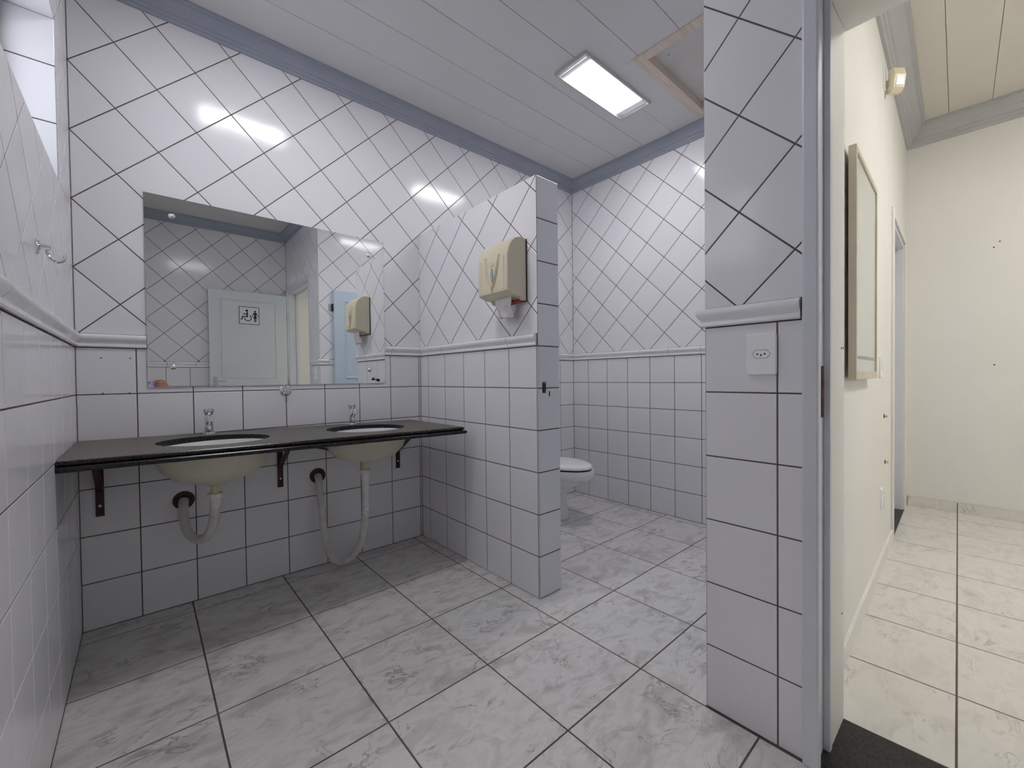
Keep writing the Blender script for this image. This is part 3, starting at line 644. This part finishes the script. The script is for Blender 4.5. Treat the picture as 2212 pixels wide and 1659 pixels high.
# ------------------------------------------------------------------ basins
def basin(c, label, dep):
    z0 = czat(c[0])-TKH-0.001
    b = tag(empty('wash_basin', (c[0], c[1], z0)), label, 'basin', 'undermounted basins')
    n = 48
    def rg(a, bb, z, oy=0): return [(a*math.cos(2*PI*k/n), bb*math.sin(2*PI*k/n)+oy, z) for k in range(n)]
    outer = [(0.226, 0.204, 0.0), (0.226, 0.204, -0.014), (0.212, 0.190, -0.022), (0.205, 0.182, -0.05), (0.187, 0.164, -0.09), (0.150, 0.130, -0.125), (0.095, 0.085, -dep+0.012), (0.05, 0.045, -dep), (0.034, 0.034, -dep-0.012)]
    MB().loft([rg(a, q, z) for a, q, z in outer], cap0=False).build('bowl_underside', 'raw_ceramic', b, smooth=True, angle=0.9)
    inner = [(0.226, 0.204, 0.0), (0.198, 0.176, 0.0), (0.196, 0.174, -0.01), (0.188, 0.166, -0.05), (0.165, 0.145, -0.085), (0.12, 0.105, -0.115), (0.06, 0.055, -0.130), (0.024, 0.024, -0.133)]
    bw_ = MB().loft([rg(a, q, z) for a, q, z in inner], cap0=False).build('bowl', 'white_ceramic', b, smooth=True, angle=0.9)
    MB().lathe([(0.024, 0), (0.024, 0.004), (0.012, 0.002)], (0, 0, -0.134), (0, 0, 1), 20).build('drain_grate', 'chrome', b)
    MB().box(-0.014, 0.014, 0.150, 0.1635, -0.062, -0.053).build('overflow_slot', 'dirty', bw_)
    return b
basin(ELL[0], 'white oval basin under the left part of the countertop', 0.160)
basin(ELL[1], 'white oval basin under the countertop near the partition', 0.145)

# ------------------------------------------------------------------ drains
def drain(cx, cy, ztop, hose, label, outlet, loose):
    d = tag(empty('drain_pipe', (cx, cy, hose[0][2])), label, 'drain pipe', 'basin drain pipes'); O = Vector((cx, cy, hose[0][2]))
    MB().lathe([(0.0175, 0), (0.0175, ztop-O.z)], (0, 0, 0), (0, 0, 1), 20).build('tailpiece', 'tailpiece', d, smooth=True)
    nut = MB().lathe([(0.0205, -0.035), (0.0225, -0.015), (0.0225, 0.002), (0.028, 0.004), (0.029, 0.006), (0.029, 0.024), (0.026, 0.027), (0.021, 0.027)], (0, 0, 0), (0, 0, 1), 24).build('coupling_nut', 'pipe', d, smooth=True, angle=0.5)
    for k in range(8):
        a = 2*PI*k/8; MB().box(-0.003, 0.003, -0.003, 0.003, 0.007, 0.023).build('rib', 'pipe', nut, (0.029*math.cos(a), 0.029*math.sin(a), 0), (0, 0, a))
    P = resample(smoothpath([(cx, cy, O.z-0.004)]+hose[1:], 10), 0.0030)
    MB().tube([p-O for p in P], lambda i: 0.0185+(0.0016 if i % 3 == 0 else -0.0008), 14).build('corrugated_hose', 'pipe', d, smooth=True, angle=1.5)
    o = Vector(outlet)-O
    MB().lathe([(0.040, 0.001), (0.042, 0.003), (0.039, 0.006), (0.029, 0.007), (0.0275, 0.003)], tuple(o), (0, -1, 0), 28).build('wall_collar', 'rust' if not loose else 'dirty', d, smooth=True, angle=0.6)
    return d
P1 = [(0.434, -0.31, 0.545), (0.4328, -0.29, 0.4855), (0.4299, -0.26, 0.4281), (0.4162, -0.2, 0.3639), (0.3895, -0.15, 0.3354), (0.3592, -0.11, 0.3502), (0.3412, -0.08, 0.396), (0.338, -0.055, 0.4503), (0.341, -0.025, 0.482), (0.3434, 0.004, 0.488)]
P2 = [(1.094, -0.302, 0.545), (1.096, -0.297, 0.45), (1.098, -0.29, 0.351), (1.0895, -0.26, 0.1942), (1.0611, -0.21, 0.0954), (1.012, -0.17, 0.0537), (0.9682, -0.14, 0.078), (0.9432, -0.11, 0.1777), (0.9359, -0.08, 0.338), (0.934, -0.05, 0.4611), (0.9395, -0.02, 0.5021), (0.9409, 0.006, 0.506)]
drain(0.434, -0.31, 0.607, P1, 'short white corrugated drain hose looping under the left basin', (0.3434, 0, 0.492), False)
drain(1.094, -0.302, 0.609, P2, 'long white corrugated drain hose hanging to the floor under the right basin', (0.9409, 0, 0.5107), True)
def supply(pts, label):
    O = Vector(pts[0]); P = resample(smoothpath(pts, 8), 0.008)
    h = tag(empty('supply_hose', pts[0]), label, 'water hose', 'dark supply hoses')
    MB().tube([p-O for p in P], 0.0065, 8).build('hose', 'rubber', h, smooth=True)
    MB().lathe([(0.010, 0), (0.010, 0.018), (0.008, 0.02)], (0, 0, 0), (0, 0, 1), 6).build('nut', 'steel', h)
supply([(0.4425, -0.055, 0.778), (0.44, -0.06, 0.70), (0.42, -0.075, 0.615), (0.395, -0.065, 0.588), (0.372, -0.04, 0.60), (0.36, -0.012, 0.625)], 'dark water hose behind the left basin')
supply([(1.118, -0.055, 0.768), (1.08, -0.065, 0.72), (1.00, -0.085, 0.665), (0.92, -0.085, 0.682), (0.84, -0.06, 0.712), (0.80, -0.012, 0.72)], 'dark water hose behind the basin near the partition')

# ------------------------------------------------------------------ push taps
def tap(x, y, label):
    z = czat(x)
    t = tag(empty('push_tap', (x, y, z)), label, 'tap', 'push taps on the countertop')
    MB().lathe([(0.027, 0.0), (0.027, 0.003), (0.022, 0.006), (0.019, 0.008)], seg=28).build('base_flange', 'chrome', t, smooth=True, angle=0.6)
    MB().lathe([(0.0185, 0.006), (0.0175, 0.04), (0.0175, 0.083), (0.0155, 0.088), (0.0145, 0.092)], seg=28).build('body', 'chrome', t, smooth=True, angle=0.6)
    pb = MB().lathe([(0.0165, 0.091), (0.0185, 0.094), (0.0190, 0.117), (0.0175, 0.121), (0.0, 0.1225)], seg=28, cap1=False).build('push_button', 'chrome', t, smooth=True, angle=0.6)
    for k in range(10):
        a = 2*PI*k/10; MB().box(-0.001, 0.0012, -0.002, 0.002, 0.097, 0.116).build('grip_rib', 'steel', pb, (0.0188*math.cos(a), 0.0188*math.sin(a), 0), (0, 0, a))
    MB().tube([(0, -0.006, 0.050), (0, -0.022, 0.064), (0, -0.042, 0.077), (0, -0.056, 0.081)], lambda i: (0.014, 0.0135, 0.0125, 0.0115)[i], 16).build('spout', 'chrome', t, smooth=True, angle=0.8)
    MB().lathe([(0.0115, 0.062), (0.0135, 0.063), (0.0135, 0.086), (0.0115, 0.090), (0.0, 0.091)], (0, -0.056, 0), seg=20, cap1=False).build('nozzle', 'chrome', t, smooth=True, angle=0.6)
    MB().lathe([(0.008, 0), (0.007, 0.0012), (0.0, 0.0016)], (0, -0.0175, 0.031), (0, -1, 0), 16, cap1=False).build('front_disc', 'white_plastic', t)  # small white disc on the front of the body
tap(0.441, -0.062, 'chrome push tap behind the left basin')
tap(1.118, -0.062, 'chrome push tap behind the basin near the partition')
# stop valve on the wall
vv = tag(empty('stop_valve', (0.7865, 0, 0.9974)), 'chrome wall stop valve below the mirror edge', 'valve')
MB().lathe([(0.0295, 0.0), (0.0295, 0.002), (0.027, 0.0045), (0.020, 0.006), (0.019, 0.0045), (0.010, 0.005), (0.0085, 0.010)], (0, 0, 0), (0, -1, 0), 28).build('escutcheon', 'chrome', vv, smooth=True, angle=0.7)
MB().lathe([(0.0085, 0.010), (0.0095, 0.012), (0.0095, 0.026), (0.007, 0.029), (0.0, 0.030)], (0, 0, 0), (0, -1, 0), 20, cap1=False).build('knob', 'chrome', vv, smooth=True, angle=0.6)
MB().tube([(0, -0.024, 0), (-0.010, -0.026, -0.012), (-0.017, -0.028, -0.021)], 0.0038, 8).build('lever', 'chrome', vv, smooth=True)

# ------------------------------------------------------------------ brackets
def bracket(x, label):
    b = tag(empty('support_bracket', (x, 0, 0.48)), label, 'bracket', 'iron countertop brackets'); zt = czat(x)-TKH-0.48-0.002
    MB().box(-0.0135, 0.0135, -0.0065, -0.0002, 0.0, zt-0.005).build('upright_bar', 'iron', b, bevel=0.001)
    MB().box(-0.0135, 0.0135, -0.40, -0.0002, zt-0.0055, zt).build('arm', 'iron', b, bevel=0.001)
    q = [(-0.0065, 0.105), (-0.0065, 0.122), (-0.275, zt-0.006), (-0.290, zt-0.006)]
    MB().prism(q, -0.010, 0.010, lambda p, t: (t, p[0], p[1])).build('diagonal_brace', 'iron', b)
    for zz in (0.045, 0.155): MB().lathe([(0.0055, 0), (0.0045, 0.0025), (0, 0.003)], (0, -0.0065, zz), (0, -1, 0), 10, cap1=False).build('screw_head', 'white_plastic' if zz < 0.1 else 'iron', b)
bracket(0.062, 'dark red iron bracket under the countertop beside the window wall')
bracket(0.752, 'dark red iron bracket under the countertop between the two basins')
bracket(1.428, 'dark red iron bracket under the countertop end near the partition')

# ------------------------------------------------------------------ coat hook on the window wall
hk = tag(empty('coat_hook', (0, -0.805, 1.422)), 'chrome coat hook on the window wall', 'hook')
MB().lathe([(0.021, 0), (0.021, 0.003), (0.018, 0.006), (0.007, 0.008)], (0, 0, 0), (1, 0, 0), 28).build('backplate', 'chrome', hk, smooth=True, angle=0.6)
MB().lathe([(0.007, 0.006), (0.007, 0.026), (0.0, 0.027)], (0, 0, 0), (1, 0, 0), 16, cap1=False).build('stem', 'chrome', hk, smooth=True, angle=0.8)
MB().tube(smoothpath([(0.020, 0, 0.0), (0.020, 0, -0.014), (0.024, 0, -0.028), (0.034, 0, -0.036), (0.046, 0, -0.034), (0.053, 0, -0.024), (0.054, 0, -0.014)], 5), 0.0036, 10).build('hook_arm', 'chrome', hk, smooth=True)
for k, (x, z) in enumerate(((0.0766, 1.1564), (0.1687, 1.1564), (0.0793, 1.0039), (0.1643, 1.0031))):
    MB().lathe([(0.003, 0.0), (0.003, 0.0006)], (x, 0.0003, z), (0, -1, 0), 8).build('drill_hole', 'dirty', wall_back)

# ------------------------------------------------------------------ paper towel dispenser on the partition
DY, DZ = -0.928, 1.42
dp = tag(empty('paper_dispenser', (XP, DY, DZ)), 'cream plastic paper towel dispenser on the partition', 'dispenser')
hwid = 0.112
side = [(0.0, 0.0), (0.0, 0.292), (0.020, 0.300), (0.045, 0.300), (0.075, 0.290), (0.100, 0.268), (0.116, 0.240), (0.124, 0.205), (0.126, 0.05), (0.124, 0.038), (0.116, 0.030), (0.085, 0.020), (0.045, 0.016), (0.040, 0.004), (0.030, 0.0)]
s = MB()
def sect(sc, y): 
    c = (0.0, 0.15); return [(-(p[0]*(1-(1-sc)*0.5)), y, c[1]+(p[1]-c[1])*(1-(1-sc)*0.35)) for p in side]
s.loft([sect(0.93, -hwid), sect(0.985, -hwid+0.004), sect(1.0, -hwid+0.012), sect(1.0, hwid-0.012), sect(0.985, hwid-0.004), sect(0.93, hwid)])
s.build('cover', 'cream', dp, smooth=True, angle=0.55)
MB().box(-0.0065, -0.0002, -hwid-0.003, hwid+0.003, -0.004, 0.294).build('back_plate', 'black', dp, bevel=0.001)
def front(y, z): # point on the front face
    return (-(0.1262-0.0*(z)), y, z)
def vridge(sgn):
    L_ = [(0.062, 0.215), (0.055, 0.175), (0.042, 0.125), (0.022, 0.075), (0.0, 0.036)]
    R2 = [(0.040, 0.215), (0.036, 0.175), (0.027, 0.13), (0.012, 0.09), (0.0, 0.068)]
    s_ = MB(); rings = []
    for (y0, z0), (y1, z1), h in zip(L_, R2, (0.001, 0.008, 0.011, 0.011, 0.008)):
        rings.append([(-0.1235, sgn*y0, z0), (-0.1262-h*0.3, sgn*(y0*0.85+y1*0.15), z0*0.85+z1*0.15), (-0.1262-h, sgn*(y0+y1)/2, (z0+z1)/2), (-0.1262-h*0.3, sgn*(y1*0.85+y0*0.15), z1*0.85+z0*0.15), (-0.1235, sgn*y1, z1)])
    return s_.loft(rings).build('v_ridge', 'cream', dp, smooth=True, angle=0.7)
vridge(1); vridge(-1)
lens = [(0.010*math.sin(PI*k/12), 0.085+0.072*k/12) for k in range(13)]+[(-0.010*math.sin(PI*k/12), 0.085+0.072*k/12) for k in range(11, 0, -1)]
MB().prism(lens, -0.1275, -0.1245, lambda p, t: (t, p[0], p[1])).build('level_window', 'grey_lens', dp)
MB().prism([(0.018*math.cos(2*PI*k/20), 0.176+0.010*math.sin(2*PI*k/20)) for k in range(20)], -0.1268, -0.1245, lambda p, t: (t, p[0], p[1])).build('oval_logo', 'logo', dp)
for yy in (-0.085, 0.085): MB().box(-0.1275, -0.12, yy-0.004, yy+0.004, 0.045, 0.20).build('flute', 'cream', dp, bevel=0.002)
MB().box(-0.045, -0.012, -0.10, -0.045, -0.006, 0.006).build('key_latch', 'red', dp, bevel=0.001)
# paper sheet
pt = tag(empty('paper_towel', (XP-0.072, DY-0.016, DZ+0.028)), 'crumpled white paper towel hanging from the dispenser', 'paper towel')
s = MB(); nu, nv = 14, 12
for j in range(nv+1):
    for i in range(nu+1):
        u = i/nu-0.5; v = j/nv
        s.v.append((-0.012*math.cos(u*5)*v+0.006*math.sin(9*u+5*v)*v+0.020*v*v-0.004*math.cos(14*v)*v, u*(0.122-0.012*v)+0.004*math.sin(3*v), -0.108*v+0.010*u*v))
for j in range(nv):
    for i in range(nu): a = j*(nu+1)+i; s.face((a, a+1, a+nu+2, a+nu+1))
po = s.build('sheet', 'paper', pt, smooth=True, angle=3)
md = po.modifiers.new('thick', 'SOLIDIFY'); md.thickness = 0.0012

# ------------------------------------------------------------------ strike plate on partition end, socket on the doorway wall
st = tag(empty('latch_plate', (1.6427, YE, 1.003)), 'black latch plate on the partition end', 'latch plate')
MB().box(-0.0115, 0.0115, -0.003, -0.0002, -0.026, 0.026).build('plate', 'black', st, bevel=0.002)
for dx, dz in ((-0.004, 0.020), (0.005, 0.020), (0.005, -0.019)): MB().lathe([(0.0022, 0), (0.0015, 0.0012)], (dx, -0.003, dz), (0, -1, 0), 8).build('screw', 'steel', st)
MB().prism([(0.0045*math.cos(2*PI*k/14), 0.015*math.sin(2*PI*k/14)) for k in range(14)], -0.0006, 0.0005, lambda p, t: (1.6795+p[0], YE+t, 0.972+p[1])).build('drill_hole', 'dirty', wall_part)
so = tag(empty('power_socket', (XQ, -2.078, 1.111)), 'white three-pin power socket beside the hall doorway', 'socket')
s = MB(); P = rrect(0.0765, 0.118, 0.006)
s.loft([[(-0.0002, p[0], p[1]) for p in P], [(-0.006, p[0], p[1]) for p in P], [(-0.009, p[0]*0.95, p[1]*0.97) for p in P]]); s.build('cover_plate', 'white_plastic', so, smooth=True, angle=0.5)
hexp = [(0.021, 0), (0.013, 0.0095), (-0.013, 0.0095), (-0.021, 0), (-0.013, -0.0095), (0.013, -0.0095)]
hx = MB().loft([[(-0.0088, a*1.12, b*1.18) for a, b in hexp], [(-0.0099, a*1.08, b*1.12) for a, b in hexp], [(-0.0099, a, b) for a, b in hexp], [(-0.0095, a*0.97, b*0.96) for a, b in hexp]], cap0=False).build('socket_recess', 'white_plastic', so)
MB().prism([(a*1.17, b*1.30) for a, b in hexp], -0.0093, -0.0086, lambda p, t: (t, p[0], p[1])).build('recess_painted_shade', 'boardline', so)  # solid grey hexagon: shaded outline of the recess put in as colour
for yy, zz in ((-0.0095, 0), (0.0095, 0), (0.0, -0.003)): MB().lathe([(0.0026, 0), (0.0026, 0.0006)], (-0.0094, yy, zz), (-1, 0, 0), 10).build('pin_hole', 'black', hx)

# ------------------------------------------------------------------ toilet
tx = 2.535
tl = tag(empty('toilet', (tx, 0, 0)), 'white ceramic toilet with closed lid behind the partition', 'toilet')
n = 40
def egg(yc, hx_, hy, z, sq=0.0): 
    out = []
    for k in range(n):
        a = 2*PI*k/n; c, s_ = math.cos(a), math.sin(a)
        wv = hx_*(1+0.10*s_) if sq else hx_
        out.append((wv*c, yc+hy*s_, z))
    return out
secs = [(-.285, .130, .170, 0.002), (-.285, .132, .173, .012), (-.285, .124, .164, .04), (-.28, .108, .150, .10), (-.28, .103, .150, .15), (-.29, .106, .165, .20), (-.32, .120, .198, .25), (-.36, .138, .222, .29), (-.39, .152, .236, .316), (-.405, .162, .244, .324), (-.42, .184, .256, .328), (-.42, .190, .262, .340), (-.42, .190, .262, .372), (-.42, .187, .258, .388)]
MB().loft([egg(yc, a, b, z, 1) for yc, a, b, z in secs]).build('bowl', 'white_ceramic', tl, smooth=True, angle=1.0)
MB().box(-0.10, 0.10, -0.26, -0.004, 0.10, 0.37).build('rear_body', 'white_ceramic', tl, bevel=0.02, smooth=True)
MB().loft([egg(-.42, a, b, z, 1) for a, b, z in ((.170, .240, .389), (.170, .240, .396), (.170, .240, .399))]).build('seat_gap_shade', 'black', tl)  # black ring stands in for the shade in the gap under the lid
MB().loft([egg(-.418, a, b, z, 1) for a, b, z in ((.172, .244, .399), (.176, .248, .403), (.176, .248, .414), (.170, .242, .422), (.15, .22, .427), (.10, .15, .430), (.02, .03, .431))]).build('lid', 'white_plastic', tl, smooth=True, angle=0.9)
for xx in (-0.07, 0.07): MB().lathe([(0.012, -0.02), (0.012, 0.02)], (xx, -0.20, 0.408), (1, 0, 0), 10).build('hinge', 'white_plastic', tl)

# ------------------------------------------------------------------ ceiling lamps
def lamp(x, y, z, label, emat, rot=0.0, group='ceiling luminaires'):
    l = tag(empty('ceiling_light', (x, y, z), (0, 0, rot)), label, 'ceiling light', group)
    a, b = 0.327, 0.1125; hgt = 0.016
    s = MB(); s.box(-a, a, -b, -b+0.010, -hgt, -0.0005).box(-a, a, b-0.010, b, -hgt, -0.0005).box(-a, -a+0.010, -b+0.010, b-0.010, -hgt, -0.0005).box(a-0.010, a, -b+0.010, b-0.010, -hgt, -0.0005)
    s.build('frame', 'lampframe', l)
    MB().box(-a+0.010, a-0.010, -b+0.010, b-0.010, -0.006, -0.0005).build('reflector', 'reflector', l)
    MB().box(-0.245, 0.245, -0.098, 0.098, -0.0125, -0.0062).build('diffuser', emat, l)
    for sx in (-1, 1):
        MB().tube([(sx*0.300, -0.095, -0.012), (sx*0.300, 0.095, -0.012)], 0.0022, 8).build('retaining_rod', 'chrome', l)
        for sy in (-1, 1): MB().lathe([(0.005, 0), (0.004, 0.003), (0, 0.004)], (sx*0.308, sy*0.098, -hgt+0.003), (0, 0, -1), 10, cap1=False).build('clip_screw', 'chrome', l)
    return l
lamp(2.348, -0.962, ZC, 'lit ceiling light above the partition', 'lamp')
lamp(0.76, -0.86, ZC, 'lit ceiling light above the basins', 'lamp')
lh = hp(1.25, 1.35)
lamp(lh.x, lh.y, HZ, 'lit ceiling light in the hall', 'lamphall', AH)

# ------------------------------------------------------------------ ceiling hatch
ht = tag(empty('ceiling_hatch', ((HX0+HX1)/2, (HY0+HY1)/2, ZC)), 'ceiling access hatch with bare wooden frame', 'hatch')
a, b, fw = (HX1-HX0)/2, (HY1-HY0)/2, 0.058
for args in ((-a, a, b-fw, b), (-a, a, -b, -b+fw)): MB().box(*args, -0.006, 0.04).build('frame_rail', 'wood', ht, bevel=0.002)
for args in ((-a, -a+fw, -b+fw, b-fw), (a-fw, a, -b+fw, b-fw)): MB().box(*args, -0.006, 0.04).build('frame_rail', 'wood', ht, bevel=0.002)
MB().box(-a+0.01, a-0.01, -b+0.01, b-0.01, 0.0405, 0.052).build('hatch_panel', 'panel', ht)
for xx, yy in ((-0.22, 0.20), (-0.02, 0.03), (0.25, 0.21)): MB().lathe([(0.004, 0), (0.003, 0.0012)], (xx, yy, 0.0405), (0, 0, -1), 8).build('screw', 'dirty', ht)

# ------------------------------------------------------------------ hall fittings
def hplace(name, a, b, z, label, cat, group=None): return tag(empty(name, hp(a, b, z), (0, 0, AH)), label, cat, group)
bd = hplace('framed_board', 0.632, 0.0, 1.03, 'white notice board in a cream frame on the hall wall', 'board')
bd.rotation_euler = (0, 0, AH)
bw_, bh = 0.285, 0.845; y0, y1 = -0.034, -0.010
for args in ((-bw_, -bw_+0.022, 0, bh), (bw_-0.022, bw_, 0, bh), (-bw_+0.022, bw_-0.022, 0, 0.03), (-bw_+0.022, bw_-0.022, bh-0.022, bh)):
    MB().box(args[0], args[1], y0, y1, args[2], args[3]).build('frame_bar', 'boardframe', bd, bevel=0.0015)
MB().box(-bw_+0.022, bw_-0.022, -0.028, -0.012, 0.03, bh-0.022).build('board_surface', 'board', bd)
MB().box(-bw_+0.022, bw_-0.022, -0.0288, -0.0281, 0.078, 0.090).build('grey_band', 'boardline', bd)
MB().box(-0.05, 0.05, -0.010, 0.0, bh-0.08, bh-0.03).build('wall_cleat', 'boardframe', bd)
MB().box(-0.05, 0.05, -0.010, 0.0, 0.03, 0.08).build('wall_cleat', 'boardframe', bd)
ms = hplace('motion_sensor', 1.60, 0.0, 2.66, 'cream motion sensor below the hall cornice', 'sensor')
MB().box(-0.02, 0.02, -0.030, 0.0, -0.03, 0.03).build('wall_mount', 'white_plastic', ms, bevel=0.002)
s = MB(); P = [(0, -0.065), (0.024, -0.065), (0.042, -0.045), (0.046, 0.02), (0.030, 0.06), (0, 0.065)]
s.prism(P, -0.032, 0.032, lambda p, t: (t, -0.028-p[0], p[1])); sb = s.build('housing', 'cream', ms, bevel=0.004); sb.rotation_euler = (0.12, 0, -0.75); sb.location = (-0.022, -0.012, 0)
MB().box(-0.022, 0.022, -0.0755, -0.071, -0.035, 0.020).build('lens', 'white_plastic', sb, bevel=0.002)
pl = hplace('blank_cover', 1.50, 0.0, 2.665, 'blank white cover plate beside the motion sensor', 'cover plate')
MB().prism(rrect(0.075, 0.115, 0.01), -0.007, 0.0, lambda p, t: (p[0], t, p[1])).build('plate', 'white_plastic', pl, bevel=0.002)
for z, lab in ((1.085, 'white switch plate beside the hanging board'), (0.375, 'white plate low on the hall wall')):
    sw = hplace('switch_plate', 1.352 if z > 1 else 1.42, 0.0, z, lab, 'switch plate')
    s = MB(); P = rrect(0.072, 0.115, 0.006); s.loft([[(p[0], 0, p[1]) for p in P], [(p[0], -0.007, p[1]) for p in P], [(p[0]*0.93, -0.010, p[1]*0.95) for p in P]]); s.build('cover_plate', 'white_plastic', sw, smooth=True, angle=0.5)
    MB().box(-0.012, 0.012, -0.0125, -0.0095, -0.020, 0.020).build('rocker', 'white_plastic', sw, bevel=0.001)
for z, lab in ((0.812, 'upper bare bolt sticking out of the hall wall'), (0.548, 'lower bare bolt sticking out of the hall wall')):
    bo = hplace('wall_bolt', 1.535 if z > 0.7 else 1.58, 0.0, z, lab, 'bolt')
    MB().lathe([(0.007, 0.0), (0.007, 0.016), (0.0, 0.018)], (0, 0, 0), (0, -1, 0), 10, cap1=False).build('bolt', 'tailpiece', bo, smooth=True)
    MB().lathe([(0.012, 0), (0.010, 0.004)], (0, 0, 0), (0, -1, 0), 10).build('plug', 'rust', bo)
def far_mark(y, z, r, m):
    p = Vector((0, 0, 0)); bb = (hp(HL, 0).y-y)/math.cos(AH)
    MB().lathe([(r, 0), (r*0.8, 0.001)], (HL, -bb, z), (-1, 0, 0), 10).build('anchor_hole', m, wall_hall_far)
for y, z in ((-2.5543, 1.9777), (-2.5266, 1.9421)): far_mark(y, z, 0.005, 'dirty')
far_mark(-2.531, 1.103, 0.011, 'scuff'); 
MB().lathe([(0.005, 0.001), (0.004, 0.002)], (HL, -(hp(HL, 0).y+2.5324)/math.cos(AH), 1.103), (-1, 0, 0), 10).build('anchor_hole', 'dirty', wall_hall_far)

# ------------------------------------------------------------------ photographer's hand and phone (seen in the mirror)
PL = Vector((0.243, -2.552, 1.033)); A_ = Vector((0.7508, -0.6606, 0)); C_ = Vector((0.6606, 0.7508, 0))
def pf_(a, c, z): return PL + A_*a + C_*c + Vector((0, 0, z))
ph = empty('smartphone', PL); tag(ph, 'lavender smartphone held up in the mirror reflection', 'phone')
MX = Matrix((A_, C_, Vector((0, 0, 1)))).transposed().to_4x4(); MX.translation = PL; ph.matrix_world = MX
s = MB(); P = rrect(0.156, 0.074, 0.009)
s.loft([[(p[0]+0.045, -0.008, p[1]-0.012) for p in P], [(p[0]+0.045, 0.0, p[1]-0.012) for p in P]]); s.build('body', 'phone', ph, bevel=0.0015)
MB().prism([(p[0]+0.004, p[1]+0.010) for p in rrect(0.030, 0.007, 0.003)], 0.0002, 0.0016, lambda q, t: (q[0], t, q[1])).build('camera_bar', 'black', ph)
for dx, dz in ((-0.004, -0.004), (0.008, -0.004)): MB().lathe([(0.0032, 0.0002), (0.0030, 0.002)], (dx, 0, dz), (0, 1, 0), 12).build('lens', 'black', ph)
def person():
    v = []; e = []; r = []
    def add(p, rad, par=None):
        v.append(pf_(*p)); r.append(rad)
        if par is not None: e.append((par, len(v)-1))
        return len(v)-1
    wr = add((0.215, -0.035, -0.085), 0.025)
    f1 = add((0.262, -0.11, -0.165), 0.032, wr); f2 = add((0.31, -0.19, -0.245), 0.040, f1)
    pm = add((0.190, -0.010, -0.045), 0.024, wr); pk = add((0.170, 0.000, -0.012), 0.021, pm)
    for (z, tip, rad) in ((0.022, 0.064, 0.0086), (0.004, 0.052, 0.0090), (-0.016, 0.054, 0.0086), (-0.034, 0.068, 0.0076)):
        k = add((0.152, 0.008, z-0.004), rad*1.25, pk if z > -0.01 else pm)
        q = add((0.118, 0.020, z+0.008), rad*1.05, k); t = add((0.088, 0.016, z+0.007), rad, q); add((tip, 0.0105, z+0.003), rad*0.82, t)
    t1 = add((0.168, -0.026, -0.050), 0.013, pm); t2 = add((0.132, -0.024, -0.034), 0.0105, t1); add((0.098, -0.0185, -0.026), 0.009, t2)
    me = bpy.data.meshes.new('person'); me.from_pydata([p-pf_(0.31, -0.19, -0.245) for p in v], e, [])
    o = bpy.data.objects.new('person', me); COL.objects.link(o); o.location = pf_(0.31, -0.19, -0.245)
    me.materials.append(MT['skin'])
    sk = o.modifiers.new('skin', 'SKIN'); sk.use_smooth_shade = True
    for i, x in enumerate(r): me.skin_vertices[0].data[i].radius = (x, x)
    me.skin_vertices[0].data[0].use_root = True
    ss = o.modifiers.new('smooth', 'SUBSURF'); ss.levels = 2; ss.render_levels = 2
    return tag(o, 'bare hand and forearm of a person gripping the lavender phone', 'person')
person()
